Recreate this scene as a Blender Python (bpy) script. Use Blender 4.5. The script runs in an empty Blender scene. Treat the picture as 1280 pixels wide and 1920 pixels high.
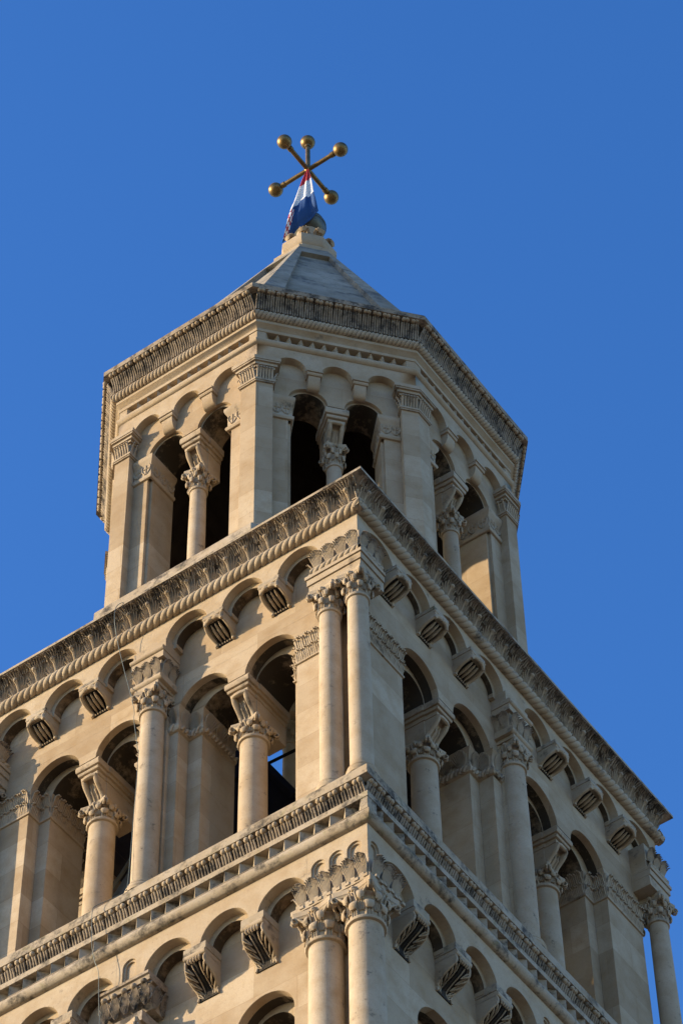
import bpy, math, random
from math import sin, cos, pi, radians, sqrt, tan
from mathutils import Vector, Matrix

random.seed(7)
S = bpy.context.scene
COL = S.collection
ZG = -35.2                                   # street level; z = 0 is the top edge of the square storey

# ------------------------------------------------------------------ camera
cd = bpy.data.cameras.new('camera')
cam = bpy.data.objects.new('camera', cd)
COL.objects.link(cam)
fw = Vector((-0.34608972, 0.50185303, 0.79269505))
rt = Vector((0.81389516, 0.58087927, -0.01240738))
upv = Vector((0.46668681, -0.64087659, 0.6094921))
m = Matrix.Identity(4)
for i in range(3):
    m[i][0], m[i][1], m[i][2] = rt[i], upv[i], -fw[i]
m.translation = Vector((17.685335, -24.7673, -33.5787))
cam.matrix_world = m
cd.sensor_fit = 'VERTICAL'
cd.sensor_height = 36.0
cd.lens = 36.0 * 5809.96 / 1920.0
cd.clip_start = 0.5
cd.clip_end = 20000
S.camera = cam

# ------------------------------------------------------------------ sky, sun, exposure
SUN_EL = radians(15.0)
SUN_AZ = radians(54.0)                       # from -y towards -x
sdir = Vector((-sin(SUN_AZ) * cos(SUN_EL), -cos(SUN_AZ) * cos(SUN_EL), sin(SUN_EL)))
W = bpy.data.worlds.new("World")
S.world = W
W.use_nodes = True
nt = W.node_tree
for n in list(nt.nodes):
    nt.nodes.remove(n)
sky = nt.nodes.new('ShaderNodeTexSky')
sky.sky_type = 'NISHITA'
sky.sun_disc = False
sky.sun_elevation = SUN_EL
sky.sun_rotation = math.atan2(sdir.x, sdir.y)
sky.altitude = 100
sky.air_density = 1.0
sky.dust_density = 0.4
sky.ozone_density = 2.2
hs = nt.nodes.new('ShaderNodeHueSaturation')
hs.inputs['Saturation'].default_value = 1.31
hs.inputs['Hue'].default_value = 0.515
hs.inputs['Value'].default_value = 1.34
bg = nt.nodes.new('ShaderNodeBackground')
bg.inputs['Strength'].default_value = 0.15
out = nt.nodes.new('ShaderNodeOutputWorld')
nt.links.new(sky.outputs[0], hs.inputs['Color'])
nt.links.new(hs.outputs[0], bg.inputs[0])
nt.links.new(bg.outputs[0], out.inputs[0])

sl = bpy.data.lights.new('sun', 'SUN')
sl.energy = 5.0
sl.angle = radians(0.5)
sl.color = (1.0, 0.775, 0.50)
sun = bpy.data.objects.new('sun', sl)
COL.objects.link(sun)
sun.rotation_euler = sdir.to_track_quat('Z', 'Y').to_euler()
sun.location = (-60, -60, 40)
S.view_settings.view_transform = 'Standard'
S.view_settings.look = 'None'
S.view_settings.gamma = 1
S.view_settings.exposure = 0.74
S.view_settings.use_curve_mapping = False


# ------------------------------------------------------------------ materials
def nn(t, kind, **kw):
    n = t.nodes.new(kind)
    for k, v in kw.items():
        setattr(n, k, v)
    return n


def noise(t, vec, scale, detail=4.0, rough=0.55):
    n = nn(t, 'ShaderNodeTexNoise')
    n.inputs['Scale'].default_value = scale
    n.inputs['Detail'].default_value = detail
    n.inputs['Roughness'].default_value = rough
    t.links.new(vec, n.inputs['Vector'])
    return n.outputs['Fac']


def ramp(t, fac, a, b, ca=(0, 0, 0, 1), cb=(1, 1, 1, 1)):
    r = nn(t, 'ShaderNodeValToRGB')
    e = r.color_ramp.elements
    e[0].position, e[1].position = a, b
    e[0].color, e[1].color = ca, cb
    t.links.new(fac, r.inputs['Fac'])
    return r.outputs['Color']


def mix(t, fac, a, b, mode='MIX'):
    n = nn(t, 'ShaderNodeMix', data_type='RGBA', blend_type=mode)
    for sock, v in ((n.inputs['Factor'], fac), (n.inputs['A'], a), (n.inputs['B'], b)):
        if hasattr(v, 'links'):
            t.links.new(v, sock)
        elif isinstance(v, (int, float)):
            sock.default_value = v
        else:
            sock.default_value = (*v, 1) if len(v) == 3 else v
    return n.outputs['Result']


def math_(t, op, a, b=None, clamp=False):
    n = nn(t, 'ShaderNodeMath', operation=op, use_clamp=clamp)
    for i, v in enumerate((a, b)):
        if v is None:
            continue
        if hasattr(v, 'links'):
            t.links.new(v, n.inputs[i])
        else:
            n.inputs[i].default_value = v
    return n.outputs[0]


def stone(name, base, light, blocks=None, crust=0.0, crust_scale=3.0, lichen=0.0, bump=0.35, pits=0.6,
          streak=0.0, dark=(0.035, 0.032, 0.028), block_var=0.2):
    mt = bpy.data.materials.new(name)
    mt.use_nodes = True
    t = mt.node_tree
    bs = t.nodes['Principled BSDF']
    bs.inputs['Roughness'].default_value = 0.88
    bs.inputs['Specular IOR Level'].default_value = 0.22
    g = nn(t, 'ShaderNodeNewGeometry').outputs['Position']
    n_big = noise(t, g, 0.55, 5.0)
    n_mid = noise(t, g, 3.2, 6.0, 0.6)
    n_fine = noise(t, g, 38.0, 5.0, 0.65)
    c = mix(t, ramp(t, n_big, 0.32, 0.68), base, light)
    c = mix(t, ramp(t, n_mid, 0.42, 0.75), c, tuple(v * k for v, k in zip(base, (0.86, 0.80, 0.70))))
    h = n_fine
    if blocks:
        bw, bh = blocks
        sx = nn(t, 'ShaderNodeSeparateXYZ')
        t.links.new(g, sx.inputs[0])
        s2 = math_(t, 'ADD', sx.outputs[0], math_(t, 'MULTIPLY', sx.outputs[1], 1.0))
        cb = nn(t, 'ShaderNodeCombineXYZ')
        t.links.new(s2, cb.inputs[0])
        t.links.new(sx.outputs[2], cb.inputs[1])
        br = nn(t, 'ShaderNodeTexBrick')
        br.inputs['Scale'].default_value = 1.0
        br.inputs['Brick Width'].default_value = bw
        br.inputs['Row Height'].default_value = bh
        br.inputs['Mortar Size'].default_value = 0.005
        br.inputs['Mortar Smooth'].default_value = 0.4
        br.inputs['Bias'].default_value = 0.0
        br.inputs['Color1'].default_value = (1.0 + block_var * 0.5, 1.0 + block_var * .55, 1.0 + block_var * .65, 1)
        br.inputs['Color2'].default_value = (1.0 - block_var, 1.0 - block_var * 1.25, 1.0 - block_var * 1.6, 1)
        br.inputs['Mortar'].default_value = (0.80, 0.74, 0.66, 1)
        br.offset_frequency = 2
        t.links.new(cb.outputs[0], br.inputs['Vector'])
        c = mix(t, 1.0, c, br.outputs['Color'], 'MULTIPLY')
        h = math_(t, 'SUBTRACT', h, math_(t, 'MULTIPLY', br.outputs['Fac'], 0.7))
    # small weathered pits
    vo = nn(t, 'ShaderNodeTexVoronoi')
    vo.inputs['Scale'].default_value = 17.0
    vo.inputs['Randomness'].default_value = 1.0
    wv = mix(t, 0.06, g, nn(t, 'ShaderNodeTexNoise').outputs['Color'])
    t.links.new(wv, vo.inputs['Vector'])
    pit = ramp(t, vo.outputs['Distance'], 0.07, 0.17, (1, 1, 1, 1), (0, 0, 0, 1))
    pmask = ramp(t, noise(t, g, 2.1, 5.0), 0.5, 0.66)
    pit = math_(t, 'MULTIPLY', pit, pmask)
    pit = math_(t, 'MULTIPLY', pit, pits)
    c = mix(t, pit, c, (0.12, 0.09, 0.06))
    h = math_(t, 'SUBTRACT', h, math_(t, 'MULTIPLY', pit, 1.5))
    v2 = nn(t, 'ShaderNodeTexVoronoi')
    v2.inputs['Scale'].default_value = 52.0
    t.links.new(g, v2.inputs['Vector'])
    p2 = math_(t, 'MULTIPLY', ramp(t, v2.outputs['Distance'], 0.10, 0.26, (1, 1, 1, 1), (0, 0, 0, 1)), ramp(t, noise(t, g, 7.0, 4.0), 0.45, 0.62))
    c = mix(t, math_(t, 'MULTIPLY', p2, 0.55 * min(1, pits * 1.6)), c, (0.15, 0.115, 0.08))
    h = math_(t, 'SUBTRACT', h, math_(t, 'MULTIPLY', p2, 0.8))
    c = mix(t, math_(t, 'MULTIPLY', ramp(t, n_fine, 0.45, 0.8), 0.30), c, tuple(v * 0.55 for v in base))
    if streak > 0:
        mp = nn(t, 'ShaderNodeMapping')
        mp.inputs['Scale'].default_value = (5.0, 5.0, 0.5)
        t.links.new(g, mp.inputs['Vector'])
        st = ramp(t, noise(t, mp.outputs[0], 1.0, 6.0, 0.65), 0.52, 0.72)
        c = mix(t, math_(t, 'MULTIPLY', st, streak), c, dark)
    if crust > 0:
        k = noise(t, g, crust_scale, 9.0, 0.68)
        k2 = noise(t, g, crust_scale * 5, 6.0, 0.7)
        kk = math_(t, 'ADD', math_(t, 'MULTIPLY', k, 0.75), math_(t, 'MULTIPLY', k2, 0.25))
        km = ramp(t, kk, 0.60 - 0.2 * crust, 0.72 - 0.2 * crust)
        c = mix(t, math_(t, 'MULTIPLY', km, 0.88), c, dark)
    if lichen > 0:
        k = noise(t, g, 5.5, 9.0, 0.7)
        c = mix(t, math_(t, 'MULTIPLY', ramp(t, k, 0.56, 0.68), lichen), c, (0.16, 0.15, 0.06))
    t.links.new(c, bs.inputs['Base Color'])
    bv = nn(t, 'ShaderNodeBevel')
    bv.samples = 3
    bv.inputs['Radius'].default_value = 0.012
    bp = nn(t, 'ShaderNodeBump')
    bp.inputs['Strength'].default_value = bump
    bp.inputs['Distance'].default_value = 0.012
    t.links.new(h, bp.inputs['Height'])
    t.links.new(bv.outputs[0], bp.inputs['Normal'])
    t.links.new(bp.outputs[0], bs.inputs['Normal'])
    return mt


BASE = (0.37, 0.29, 0.195)
LIGHT = (0.43, 0.355, 0.255)
M_WALL = stone('limestone_blocks', BASE, LIGHT, blocks=(1.25, 0.52), block_var=0.17)
M_PLAIN = stone('limestone_plain', BASE, LIGHT, pits=0.7, crust=0.02)
M_CARVE = stone('limestone_carved', (0.365, 0.29, 0.20), (0.42, 0.35, 0.255), crust=0.25, crust_scale=2.6, pits=0.3)
M_SOOT = stone('limestone_sooty', (0.28, 0.23, 0.17), (0.36, 0.30, 0.23), crust=0.64, crust_scale=5.0, pits=0.3)
M_TIPS = stone('limestone_weathered_tips', (0.27, 0.22, 0.16), (0.34, 0.28, 0.21), crust=0.64, crust_scale=5.0, pits=0.3)
M_BLACK = stone('limestone_shade_soot_hollow', (0.03, 0.026, 0.02), (0.06, 0.05, 0.04), crust=0.7, crust_scale=6.0, pits=0.2, dark=(0.012, 0.011, 0.010))  # corbel hollows: recess shade painted into the colour along with soot
M_BACKING = stone('limestone_dark_backing', (0.10, 0.085, 0.065), (0.2, 0.17, 0.13), crust=0.9, crust_scale=6.0, pits=0.2)  # much darker stone for the surface behind the carved leaves
M_EDGE = stone('limestone_mossy_edge', (0.33, 0.275, 0.20), (0.40, 0.34, 0.26), crust=0.52, crust_scale=3.4, lichen=0.5, pits=0.4)
M_SHAFT = stone('limestone_shaft', (0.375, 0.30, 0.21), (0.435, 0.36, 0.265), pits=0.75, crust=0.14, crust_scale=5.0)
M_ROOF = stone('limestone_roof', (0.22, 0.20, 0.16), (0.34, 0.31, 0.255), crust=0.42, crust_scale=2.0, pits=0.4, lichen=0.35,
               dark=(0.07, 0.07, 0.068))
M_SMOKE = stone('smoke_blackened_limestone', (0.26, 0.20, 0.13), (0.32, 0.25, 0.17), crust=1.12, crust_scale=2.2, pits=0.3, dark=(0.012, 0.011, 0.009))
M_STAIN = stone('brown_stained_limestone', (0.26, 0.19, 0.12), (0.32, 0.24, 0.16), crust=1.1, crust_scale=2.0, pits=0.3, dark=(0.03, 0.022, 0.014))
M_DARK = stone('dark_interior_stone', (0.05, 0.042, 0.032), (0.08, 0.066, 0.05), blocks=(0.5, 0.25), pits=0.3)  # near-black stone for the wall backs and the ceiling


def simple(name, colr, rough=0.6, metal=0.0, var=0.25, scale=6.0, bump=0.0):
    mt = bpy.data.materials.new(name)
    mt.use_nodes = True
    t = mt.node_tree
    bs = t.nodes['Principled BSDF']
    bs.inputs['Roughness'].default_value = rough
    bs.inputs['Metallic'].default_value = metal
    g = nn(t, 'ShaderNodeNewGeometry').outputs['Position']
    f = noise(t, g, scale, 6.0, 0.6)
    c = mix(t, ramp(t, f, 0.35, 0.7), colr, tuple(v * (1 - var) for v in colr))
    t.links.new(c, bs.inputs['Base Color'])
    if bump:
        bp = nn(t, 'ShaderNodeBump')
        bp.inputs['Strength'].default_value = bump
        bp.inputs['Distance'].default_value = 0.01
        t.links.new(noise(t, g, scale * 6, 4.0), bp.inputs['Height'])
        t.links.new(bp.outputs[0], bs.inputs['Normal'])
    return mt


M_BRONZE = simple('aged_gilt_bronze', (0.25, 0.165, 0.065), 0.46, 0.85, 0.5, 9.0, 0.1)
M_COPPER = simple('weathered_bronze_globe', (0.13, 0.13, 0.10), 0.5, 0.6, 0.5, 7.0, 0.2)
M_RED = simple('flag_red_cloth', (0.42, 0.018, 0.02), 0.8, 0, 0.15, 30)
M_WHITE = simple('flag_white_cloth', (0.74, 0.73, 0.72), 0.8, 0, 0.08, 30)
M_BLUE = simple('flag_blue_cloth', (0.008, 0.055, 0.19), 0.8, 0, 0.15, 30)
M_STEEL = simple('painted_steel', (0.16, 0.17, 0.15), 0.5, 0.3, 0.3, 5)
M_DKSTEEL = simple('dark_steel', (0.022, 0.020, 0.018), 0.85, 0.0, 0.4, 5)
M_WIRE = simple('grey_green_cable', (0.10, 0.13, 0.12), 0.5, 0.2, 0.3, 20)
M_GROUND = simple('old_town_paving', (0.21, 0.165, 0.115), 0.9, 0, 0.3, 0.05)


# ------------------------------------------------------------------ mesh builder
class Mesh:
    def __init__(s):
        s.v, s.f, s.mi = [], [], []
        s.mat = 0

    def pts(s, ps):
        i = len(s.v)
        s.v.extend([tuple(p) for p in ps])
        return list(range(i, i + len(ps)))

    def face(s, idx):
        s.f.append(tuple(idx))
        s.mi.append(s.mat)

    def grid(s, rows, close_u=False, close_v=False):
        R = [s.pts(r) for r in rows]
        nr, nc = len(R), len(R[0])
        for i in range(nr if close_u else nr - 1):
            a, b = R[i], R[(i + 1) % nr]
            for j in range(nc if close_v else nc - 1):
                k = (j + 1) % nc
                s.face((a[j], a[k], b[k], b[j]))
        return R

    def box(s, fr, u0, u1, d0, d1, z0, z1):
        p = s.pts([fr(u, d, z) for z in (z0, z1) for d in (d0, d1) for u in (u0, u1)])
        for q in ((0, 2, 3, 1), (4, 5, 7, 6), (0, 1, 5, 4), (2, 6, 7, 3), (0, 4, 6, 2), (1, 3, 7, 5)):
            s.face([p[i] for i in q])

    def extrude(s, fr, prof, u0, u1):
        """side profile [(d, z)...] swept along u"""
        a = s.pts([fr(u0, d, z) for d, z in prof])
        b = s.pts([fr(u1, d, z) for d, z in prof])
        n = len(prof)
        for i in range(n):
            s.face((a[i], a[(i + 1) % n], b[(i + 1) % n], b[i]))
        s.face(a[::-1])
        s.face(b)

    def tube(s, path, sizes, side, n=6, cap=True):
        """elliptical tube: sizes = [(half width along side, half thickness)]"""
        P = [Vector(p) for p in path]
        rows = []
        for i, p in enumerate(P):
            t = (P[min(i + 1, len(P) - 1)] - P[max(i - 1, 0)]).normalized()
            sd = side[i] if isinstance(side, list) else side
            sv = Vector(sd)
            sv = (sv - t * sv.dot(t))
            if sv.length < 1e-6:
                sv = t.orthogonal()
            sv.normalize()
            nv = t.cross(sv)
            w, h = sizes[i] if isinstance(sizes, list) else sizes
            rows.append([p + sv * (w * cos(2 * pi * k / n)) + nv * (h * sin(2 * pi * k / n)) for k in range(n)])
        R = s.grid(rows, close_v=True)
        if cap:
            s.face(R[0][::-1])
            s.face(R[-1])

    def stube(s, path, sizes, side, n=8, sub=3):
        """tube along a Catmull-Rom curve through PATH"""
        V = [Vector(p) for p in path]
        if not isinstance(sizes, list):
            sizes = [sizes] * len(V)
        P, Z = [], []
        for i in range(len(V) - 1):
            p0, p1, p2, p3 = V[max(i - 1, 0)], V[i], V[i + 1], V[min(i + 2, len(V) - 1)]
            for q in range(sub):
                t = q / sub
                P.append(.5 * ((2 * p1) + (p2 - p0) * t + (2 * p0 - 5 * p1 + 4 * p2 - p3) * t * t + (3 * p1 - p0 - 3 * p2 + p3) * t ** 3))
                Z.append(tuple(a + (b - a) * t for a, b in zip(sizes[i], sizes[i + 1])))
        P.append(V[-1])
        Z.append(sizes[-1])
        s.tube(P, Z, side, n=n)

    def lathe(s, prof, c=(0, 0), n=28, a0=0.0, a1=2 * pi, sx=1.0):
        full = abs(a1 - a0 - 2 * pi) < 1e-6
        k = n if full else n + 1
        rows = [[(c[0] + r * cos(a0 + (a1 - a0) * j / n), c[1] + r * sin(a0 + (a1 - a0) * j / n), z) for j in range(k)]
                for r, z in prof]
        s.grid(rows, close_v=full)

    def ball(s, c, r, n=10, m_=6, sc=(1, 1, 1)):
        rows = []
        for i in range(m_ + 1):
            th = pi * i / m_
            rr = max(sin(th), 1e-3)
            rows.append([(c[0] + sc[0] * r * rr * cos(2 * pi * j / n), c[1] + sc[1] * r * rr * sin(2 * pi * j / n),
                          c[2] + sc[2] * r * cos(th)) for j in range(n)])
        s.grid(rows, close_v=True)

    def build(s, name, mats, parent=None, angle=35.0, offset=True):
        me = bpy.data.meshes.new(name)
        me.from_pydata(s.v, [], s.f)
        if not isinstance(mats, (list, tuple)):
            mats = [mats]
        for mm in mats:
            me.materials.append(mm)
        me.polygons.foreach_set('material_index', s.mi)
        me.polygons.foreach_set('use_smooth', [True] * len(s.f))
        import bmesh
        bm = bmesh.new()
        bm.from_mesh(me)
        bmesh.ops.remove_doubles(bm, verts=bm.verts, dist=0.0003)
        bmesh.ops.recalc_face_normals(bm, faces=bm.faces)
        bm.to_mesh(me)
        bm.free()
        me.set_sharp_from_angle(angle=radians(angle))
        o = bpy.data.objects.new(name, me)
        COL.objects.link(o)
        if parent is not None:
            o.parent = parent
            if parent is TOWER and offset:
                o.location = (0, 0, -ZG)
        return o


def tag(o, label=None, cat=None, group=None, kind=None):
    for k, v in (('label', label), ('category', cat), ('group', group), ('kind', kind)):
        if v:
            o[k] = v
    return o


def place(src, M4, parent=None, first=False):
    """place SRC (or a copy of it and its children) at matrix M4 (tower space)"""
    o = src
    if not first:
        o = src.copy()
        COL.objects.link(o)
        for ch in list(src.children):
            c = ch.copy()
            COL.objects.link(c)
            c.parent = o
    o.parent = parent or TOWER
    o.matrix_basis = Matrix.Translation((0, 0, -ZG)) @ M4
    return o


TOWER = bpy.data.objects.new('bell_tower', None)
COL.objects.link(TOWER)
TOWER.location = (0, 0, ZG)
tag(TOWER, 'pale limestone bell tower with arcaded square storeys below an eight-sided top and stone roof',
    'bell tower')

# ------------------------------------------------------------------ frames
EX = 0.31                                    # the tower is 2*EX narrower in x than in y


class Face:
    def __init__(s, k):
        s.k = k
        s.ang = k * pi / 2

    def __call__(s, u, d, z):
        if s.k == 0:
            return (u, -d, z)
        if s.k == 1:
            return (d - EX, u, z)
        if s.k == 2:
            return (-u, d, z)
        return (-(d - EX), -u, z)

    def hw(s, d):
        return d - EX if s.k % 2 == 0 else d

    def mat(s, u, d, z):
        return Matrix.Translation(s(u, d, z)) @ Matrix.Rotation(s.ang, 4, 'Z')


FACES = [Face(k) for k in range(4)]


def overts(a):
    """the eight corners of the lantern at apothem a (counter-clockwise from the -y face's left)"""
    c = 1.471 - 0.414 * (3.575 - a)
    ax = a - 0.289
    return [(-c, -a), (c, -a), (ax, -c), (ax, c), (c, a), (-c, a), (-ax, c), (-ax, -c)]


class Facet:
    def __init__(s, k):
        s.k = k
        v = overts(3.25)
        p, q = Vector(v[k]), Vector(v[(k + 1) % 8])
        s.t = (q - p).normalized()
        s.sc = (q - p).length / 2 / 1.337
        s.ang = math.atan2(s.t.y, s.t.x)

    def __call__(s, u, d, z):
        v = overts(d)
        p, q = Vector(v[s.k]), Vector(v[(s.k + 1) % 8])
        c = (p + q) / 2 + s.t * (u * s.sc)
        return (c.x, c.y, z)

    def hw(s, d):
        v = overts(d)
        return (Vector(v[s.k]) - Vector(v[(s.k + 1) % 8])).length / 2 / s.sc

    def mat(s, u, d, z):
        return Matrix.Translation(s(u, d, z)) @ Matrix.Rotation(s.ang, 4, 'Z') @ Matrix.Diagonal((s.sc, 1, 1, 1))


FACETS = [Facet(k) for k in range(8)]


def LOCAL(u, d, z):
    return (u, -d, z)


# ------------------------------------------------------------------ generic builders
def ring4(mb, prof):
    """profile [(d, z)...] run round the square tower with mitred corners"""
    rows = []
    for d, z in prof:
        x = d - EX
        rows.append([(-x, -d, z), (x, -d, z), (x, d, z), (-x, d, z)])
    mb.grid(rows, close_v=True)


def ring8(mb, prof):
    mb.grid([[(x, y, z) for x, y in overts(d)] for d, z in prof], close_v=True)


def arched_wall(mb, fr, d0, d1, zb, zt, ops, ends=None, n=14, backmat=0, bottom=True, top=True, hang=0.0, soot=False):
    """wall slab between depths d0 (front) > d1 (back) with round-arched openings ops = [(ua, ub, spring)];
    ends: None = mitred at both corners, or (u0, u1) where either may be None (mitred);
    strips between openings narrower than HANG stop at the spring line (they rest on a colonnette)"""
    if ends is None:
        ends = (None, None)

    def ue(d):
        return (-fr.hw(d) if ends[0] is None else ends[0], fr.hw(d) if ends[1] is None else ends[1])
    ops = sorted(ops)
    nops = len(ops)

    def hangs(i):                                  # strip left of opening i
        return 0 < i < nops and ops[i][0] - ops[i - 1][1] < hang
    for d, isb in ((d0, False), (d1, True)):
        mb.mat = backmat if isb else 0
        e0, e1 = ue(d)
        cur = e0
        for i, (a, b, zs) in enumerate(ops + [(e1, None, None)]):
            if a - cur > 1e-4:
                z0 = zs if hangs(i) else zb
                lv = sorted({z0, zt} | {o[2] for o in ops if o[2] > z0})
                mb.grid([[fr(cur, d, z), fr(a, d, z)] for z in lv])
            if b is None:
                break
            r = (b - a) / 2
            cu = (a + b) / 2
            lo, hi = [], []
            for q in range(n + 1):
                t = pi - pi * q / n
                lo.append(fr(cu + r * cos(t), d, zs + r * sin(t)))
                hi.append(fr(cu + r * cos(t), d, zt))
            mb.grid([lo, hi])
            cur = b
    mb.mat = 0
    for i, (a, b, zs) in enumerate(ops):
        r = (b - a) / 2
        cu = (a + b) / 2
        sf = len(mb.f)
        arc = [(cu + r * cos(pi - pi * q / n), zs + r * sin(pi - pi * q / n)) for q in range(n + 1)]
        path = ([(a, zb)] if zs > zb + 1e-4 and not hangs(i) else []) + arc + ([(b, zb)] if zs > zb + 1e-4 and not hangs(i + 1) else [])
        mb.grid([[fr(u, d0, z) for u, z in path], [fr(u, d1, z) for u, z in path]])
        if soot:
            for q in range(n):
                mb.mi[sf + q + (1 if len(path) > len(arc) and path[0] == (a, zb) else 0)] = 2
    fa, fb = ue(d0), ue(d1)
    if bottom:
        edges0 = [fa[0]] + [x for o in ops for x in o[:2]] + [fa[1]]
        edges1 = [fb[0]] + [x for o in ops for x in o[:2]] + [fb[1]]
        for i in range(0, len(edges0), 2):
            z = ops[i // 2][2] if hangs(i // 2) else zb
            mb.face(mb.pts([fr(edges0[i], d0, z), fr(edges0[i + 1], d0, z), fr(edges1[i + 1], d1, z), fr(edges1[i], d1, z)]))
    if top:
        mb.face(mb.pts([fr(fa[0], d0, zt), fr(fa[1], d0, zt), fr(fb[1], d1, zt), fr(fb[0], d1, zt)]))
    for u in ends:
        if u is not None:
            mb.face(mb.pts([fr(u, d0, zb), fr(u, d0, zt), fr(u, d1, zt), fr(u, d1, zb)]))


def rope(mb, fr, u0, u1, d, z, R, pitch=0.105, m_=9, lean=1.0):
    """twisted rope moulding along a face; the mesh rows follow the strands"""
    k = .50 * lean
    n0 = int((u0 / pitch) - k * 2.2) - 1
    n1 = int((u1 / pitch) + k * 2.2) + 1
    rows = []
    for q in range(n0, n1 + 1):
        for f, hgt in ((0, 0.0), (.10, .55), (.28, .90), (.5, 1.0), (.72, .90), (.90, .55)):
            row = []
            for j in range(m_ + 1):
                th = -pi * 0.62 + pi * 1.24 * j / m_
                u = min(max((q + f + k * th) * pitch, u0), u1)
                r = R * (0.76 + 0.24 * hgt)
                row.append(fr(u, d + r * cos(th), z + r * sin(th)))
            rows.append(row)
    mb.grid(rows)


def tongue(mb, fr, path, u, w, t, n=6, dirty=None):
    """a raised rib: path [(du, d, z)], widths w list, thickness t list; rings from DIRTY on carry the crusted stone"""
    P = [fr(u + a, d, z) for a, d, z in path]
    q0, q1 = Vector(fr(0, 3, 0)), Vector(fr(1, 3, 0))
    k = len(mb.f)
    mb.tube(P, [(wi, ti) for wi, ti in zip(w, t)], (q1 - q0), n=n)
    if dirty is not None:
        for i in range(k + dirty * n, len(mb.f)):
            mb.mi[i] = 1


def palmette_band(mb, fr, u0, u1, d0, z0, d1, z1, pitch):
    """row of upright ribbed leaves whose crusted tips flare outwards"""
    N = max(1, round((u1 - u0) / pitch))
    p = (u1 - u0) / N
    H, D = z1 - z0, d1 - d0
    for i in range(N):
        u = u0 + p * (i + 0.5)
        for k in range(-4, 5):
            a = k / 4.0
            top = 1.0 - 0.22 * abs(a) ** 1.5 + random.uniform(-.02, .02)
            path, ws, ts = [], [], []
            for j in range(6):
                t = j / 5.0
                path.append((a * p * (.20 + .27 * t ** .7), d0 + .012 + .012 * (1 - a * a) + D * (.25 * t + .75 * t ** 3), z0 + H * top * t))
                ws.append(p * .056 * (.65 + .45 * t))
                ts.append(.011)
            path.append((a * p * .49, d0 + D * 1.15 + .03, z0 + H * top * .97))
            ws.append(p * .035)
            ts.append(.008)
            tongue(mb, fr, path, u, ws, ts, 6, dirty=4)


def fan_cornice(mb, fr, u0, u1, d0, z0, d1, z1, pitch):
    """acanthus cornice: slender ribs fan up from the rope between budded stalks, under a crowded crusted fringe"""
    N = max(1, round((u1 - u0) / pitch))
    p = (u1 - u0) / N
    H, D = z1 - z0, d1 - d0

    def cav(t):
        return d0 + D * (0.16 * t + 0.84 * t ** 2.6)
    for i in range(N):
        u = u0 + p * (i + .5)
        for sg in (-1, 1):
            for k in range(5):                              # leaflets of the half fans, each a ribbed loop
                b0 = sg * p * (.06 + .055 * k)
                top = (.82, .78, .68, .54, .38)[k]
                b1 = sg * p * (.10 + .115 * k)
                for e in (-1, 1):
                    path, ws = [], []
                    for j in range(5):
                        t = j / 4
                        path.append((b0 + (b1 - b0) * t + e * p * .022 * sin(pi * t * .9), cav(top * t) + .016 + .012 * sin(pi * t), z0 + H * top * t))
                        ws.append(.0072)
                    tongue(mb, fr, path, u, ws, [.013] * 5, 4, dirty=None if k > 1 else 4)
        # stalk with a bud
        for e in (-1, 0, 1):
            path = [(e * p * .03, cav(0) + .02, z0), (e * p * .026, cav(.25) + .03, z0 + H * .25), (e * p * .03, cav(.5) + .04, z0 + H * .48), (e * p * .06, cav(.6) + .07, z0 + H * .58)]
            tongue(mb, fr, path, u, [.011, .010, .012, .010], [.016] * 4, 5)
        mb.mat = 1 if random.random() < .5 else 0
        mb.ball(fr(u, cav(.62) + .06, z0 + H * .62), .034, 8, 6, (1.1, 1.1, .9))
        mb.mat = 0
        for a in (-.5, -.25, 0, .25, .5):                   # crest above the bud
            path = [(a * p * .2, cav(.6) + .04, z0 + H * .64), (a * p * .45, cav(.78) + .05, z0 + H * .80), (a * p * .6, cav(.92) + .06, z0 + H * .92)]
            mb.mat = 1
            tongue(mb, fr, path, u, [.008, .009, .006], [.012, .012, .008], 4)
            mb.mat = 0


def tip_row(mb, fr, u0, u1, d0, z0, d1, z1, pitch):
    """crowded little leaf tips that hang under the cornice edge"""
    H, D = z1 - z0, d1 - d0
    n = int((u1 - u0) / pitch)
    mb.mat = 1
    for i in range(n):
        u = u0 + (i + random.uniform(.2, .8)) * (u1 - u0) / n
        a = random.uniform(-.03, .03)
        t0 = random.uniform(.64, .76)
        path = [(0, d0 + D * (.16 * t0 + .84 * t0 ** 2.6) + .02, z0 + H * t0), (a * .5, d0 + D * .62 + .03, z0 + H * (t0 + .18)),
                (a, d0 + D * .92 + .03, z0 + H * .95), (a * 1.4, d0 + D + .045, z0 + H * random.uniform(.84, .94))]
        tongue(mb, fr, path, u, [.008, .013, .015, .006], [.008, .010, .011, .006], 5)
    mb.mat = 0


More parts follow.
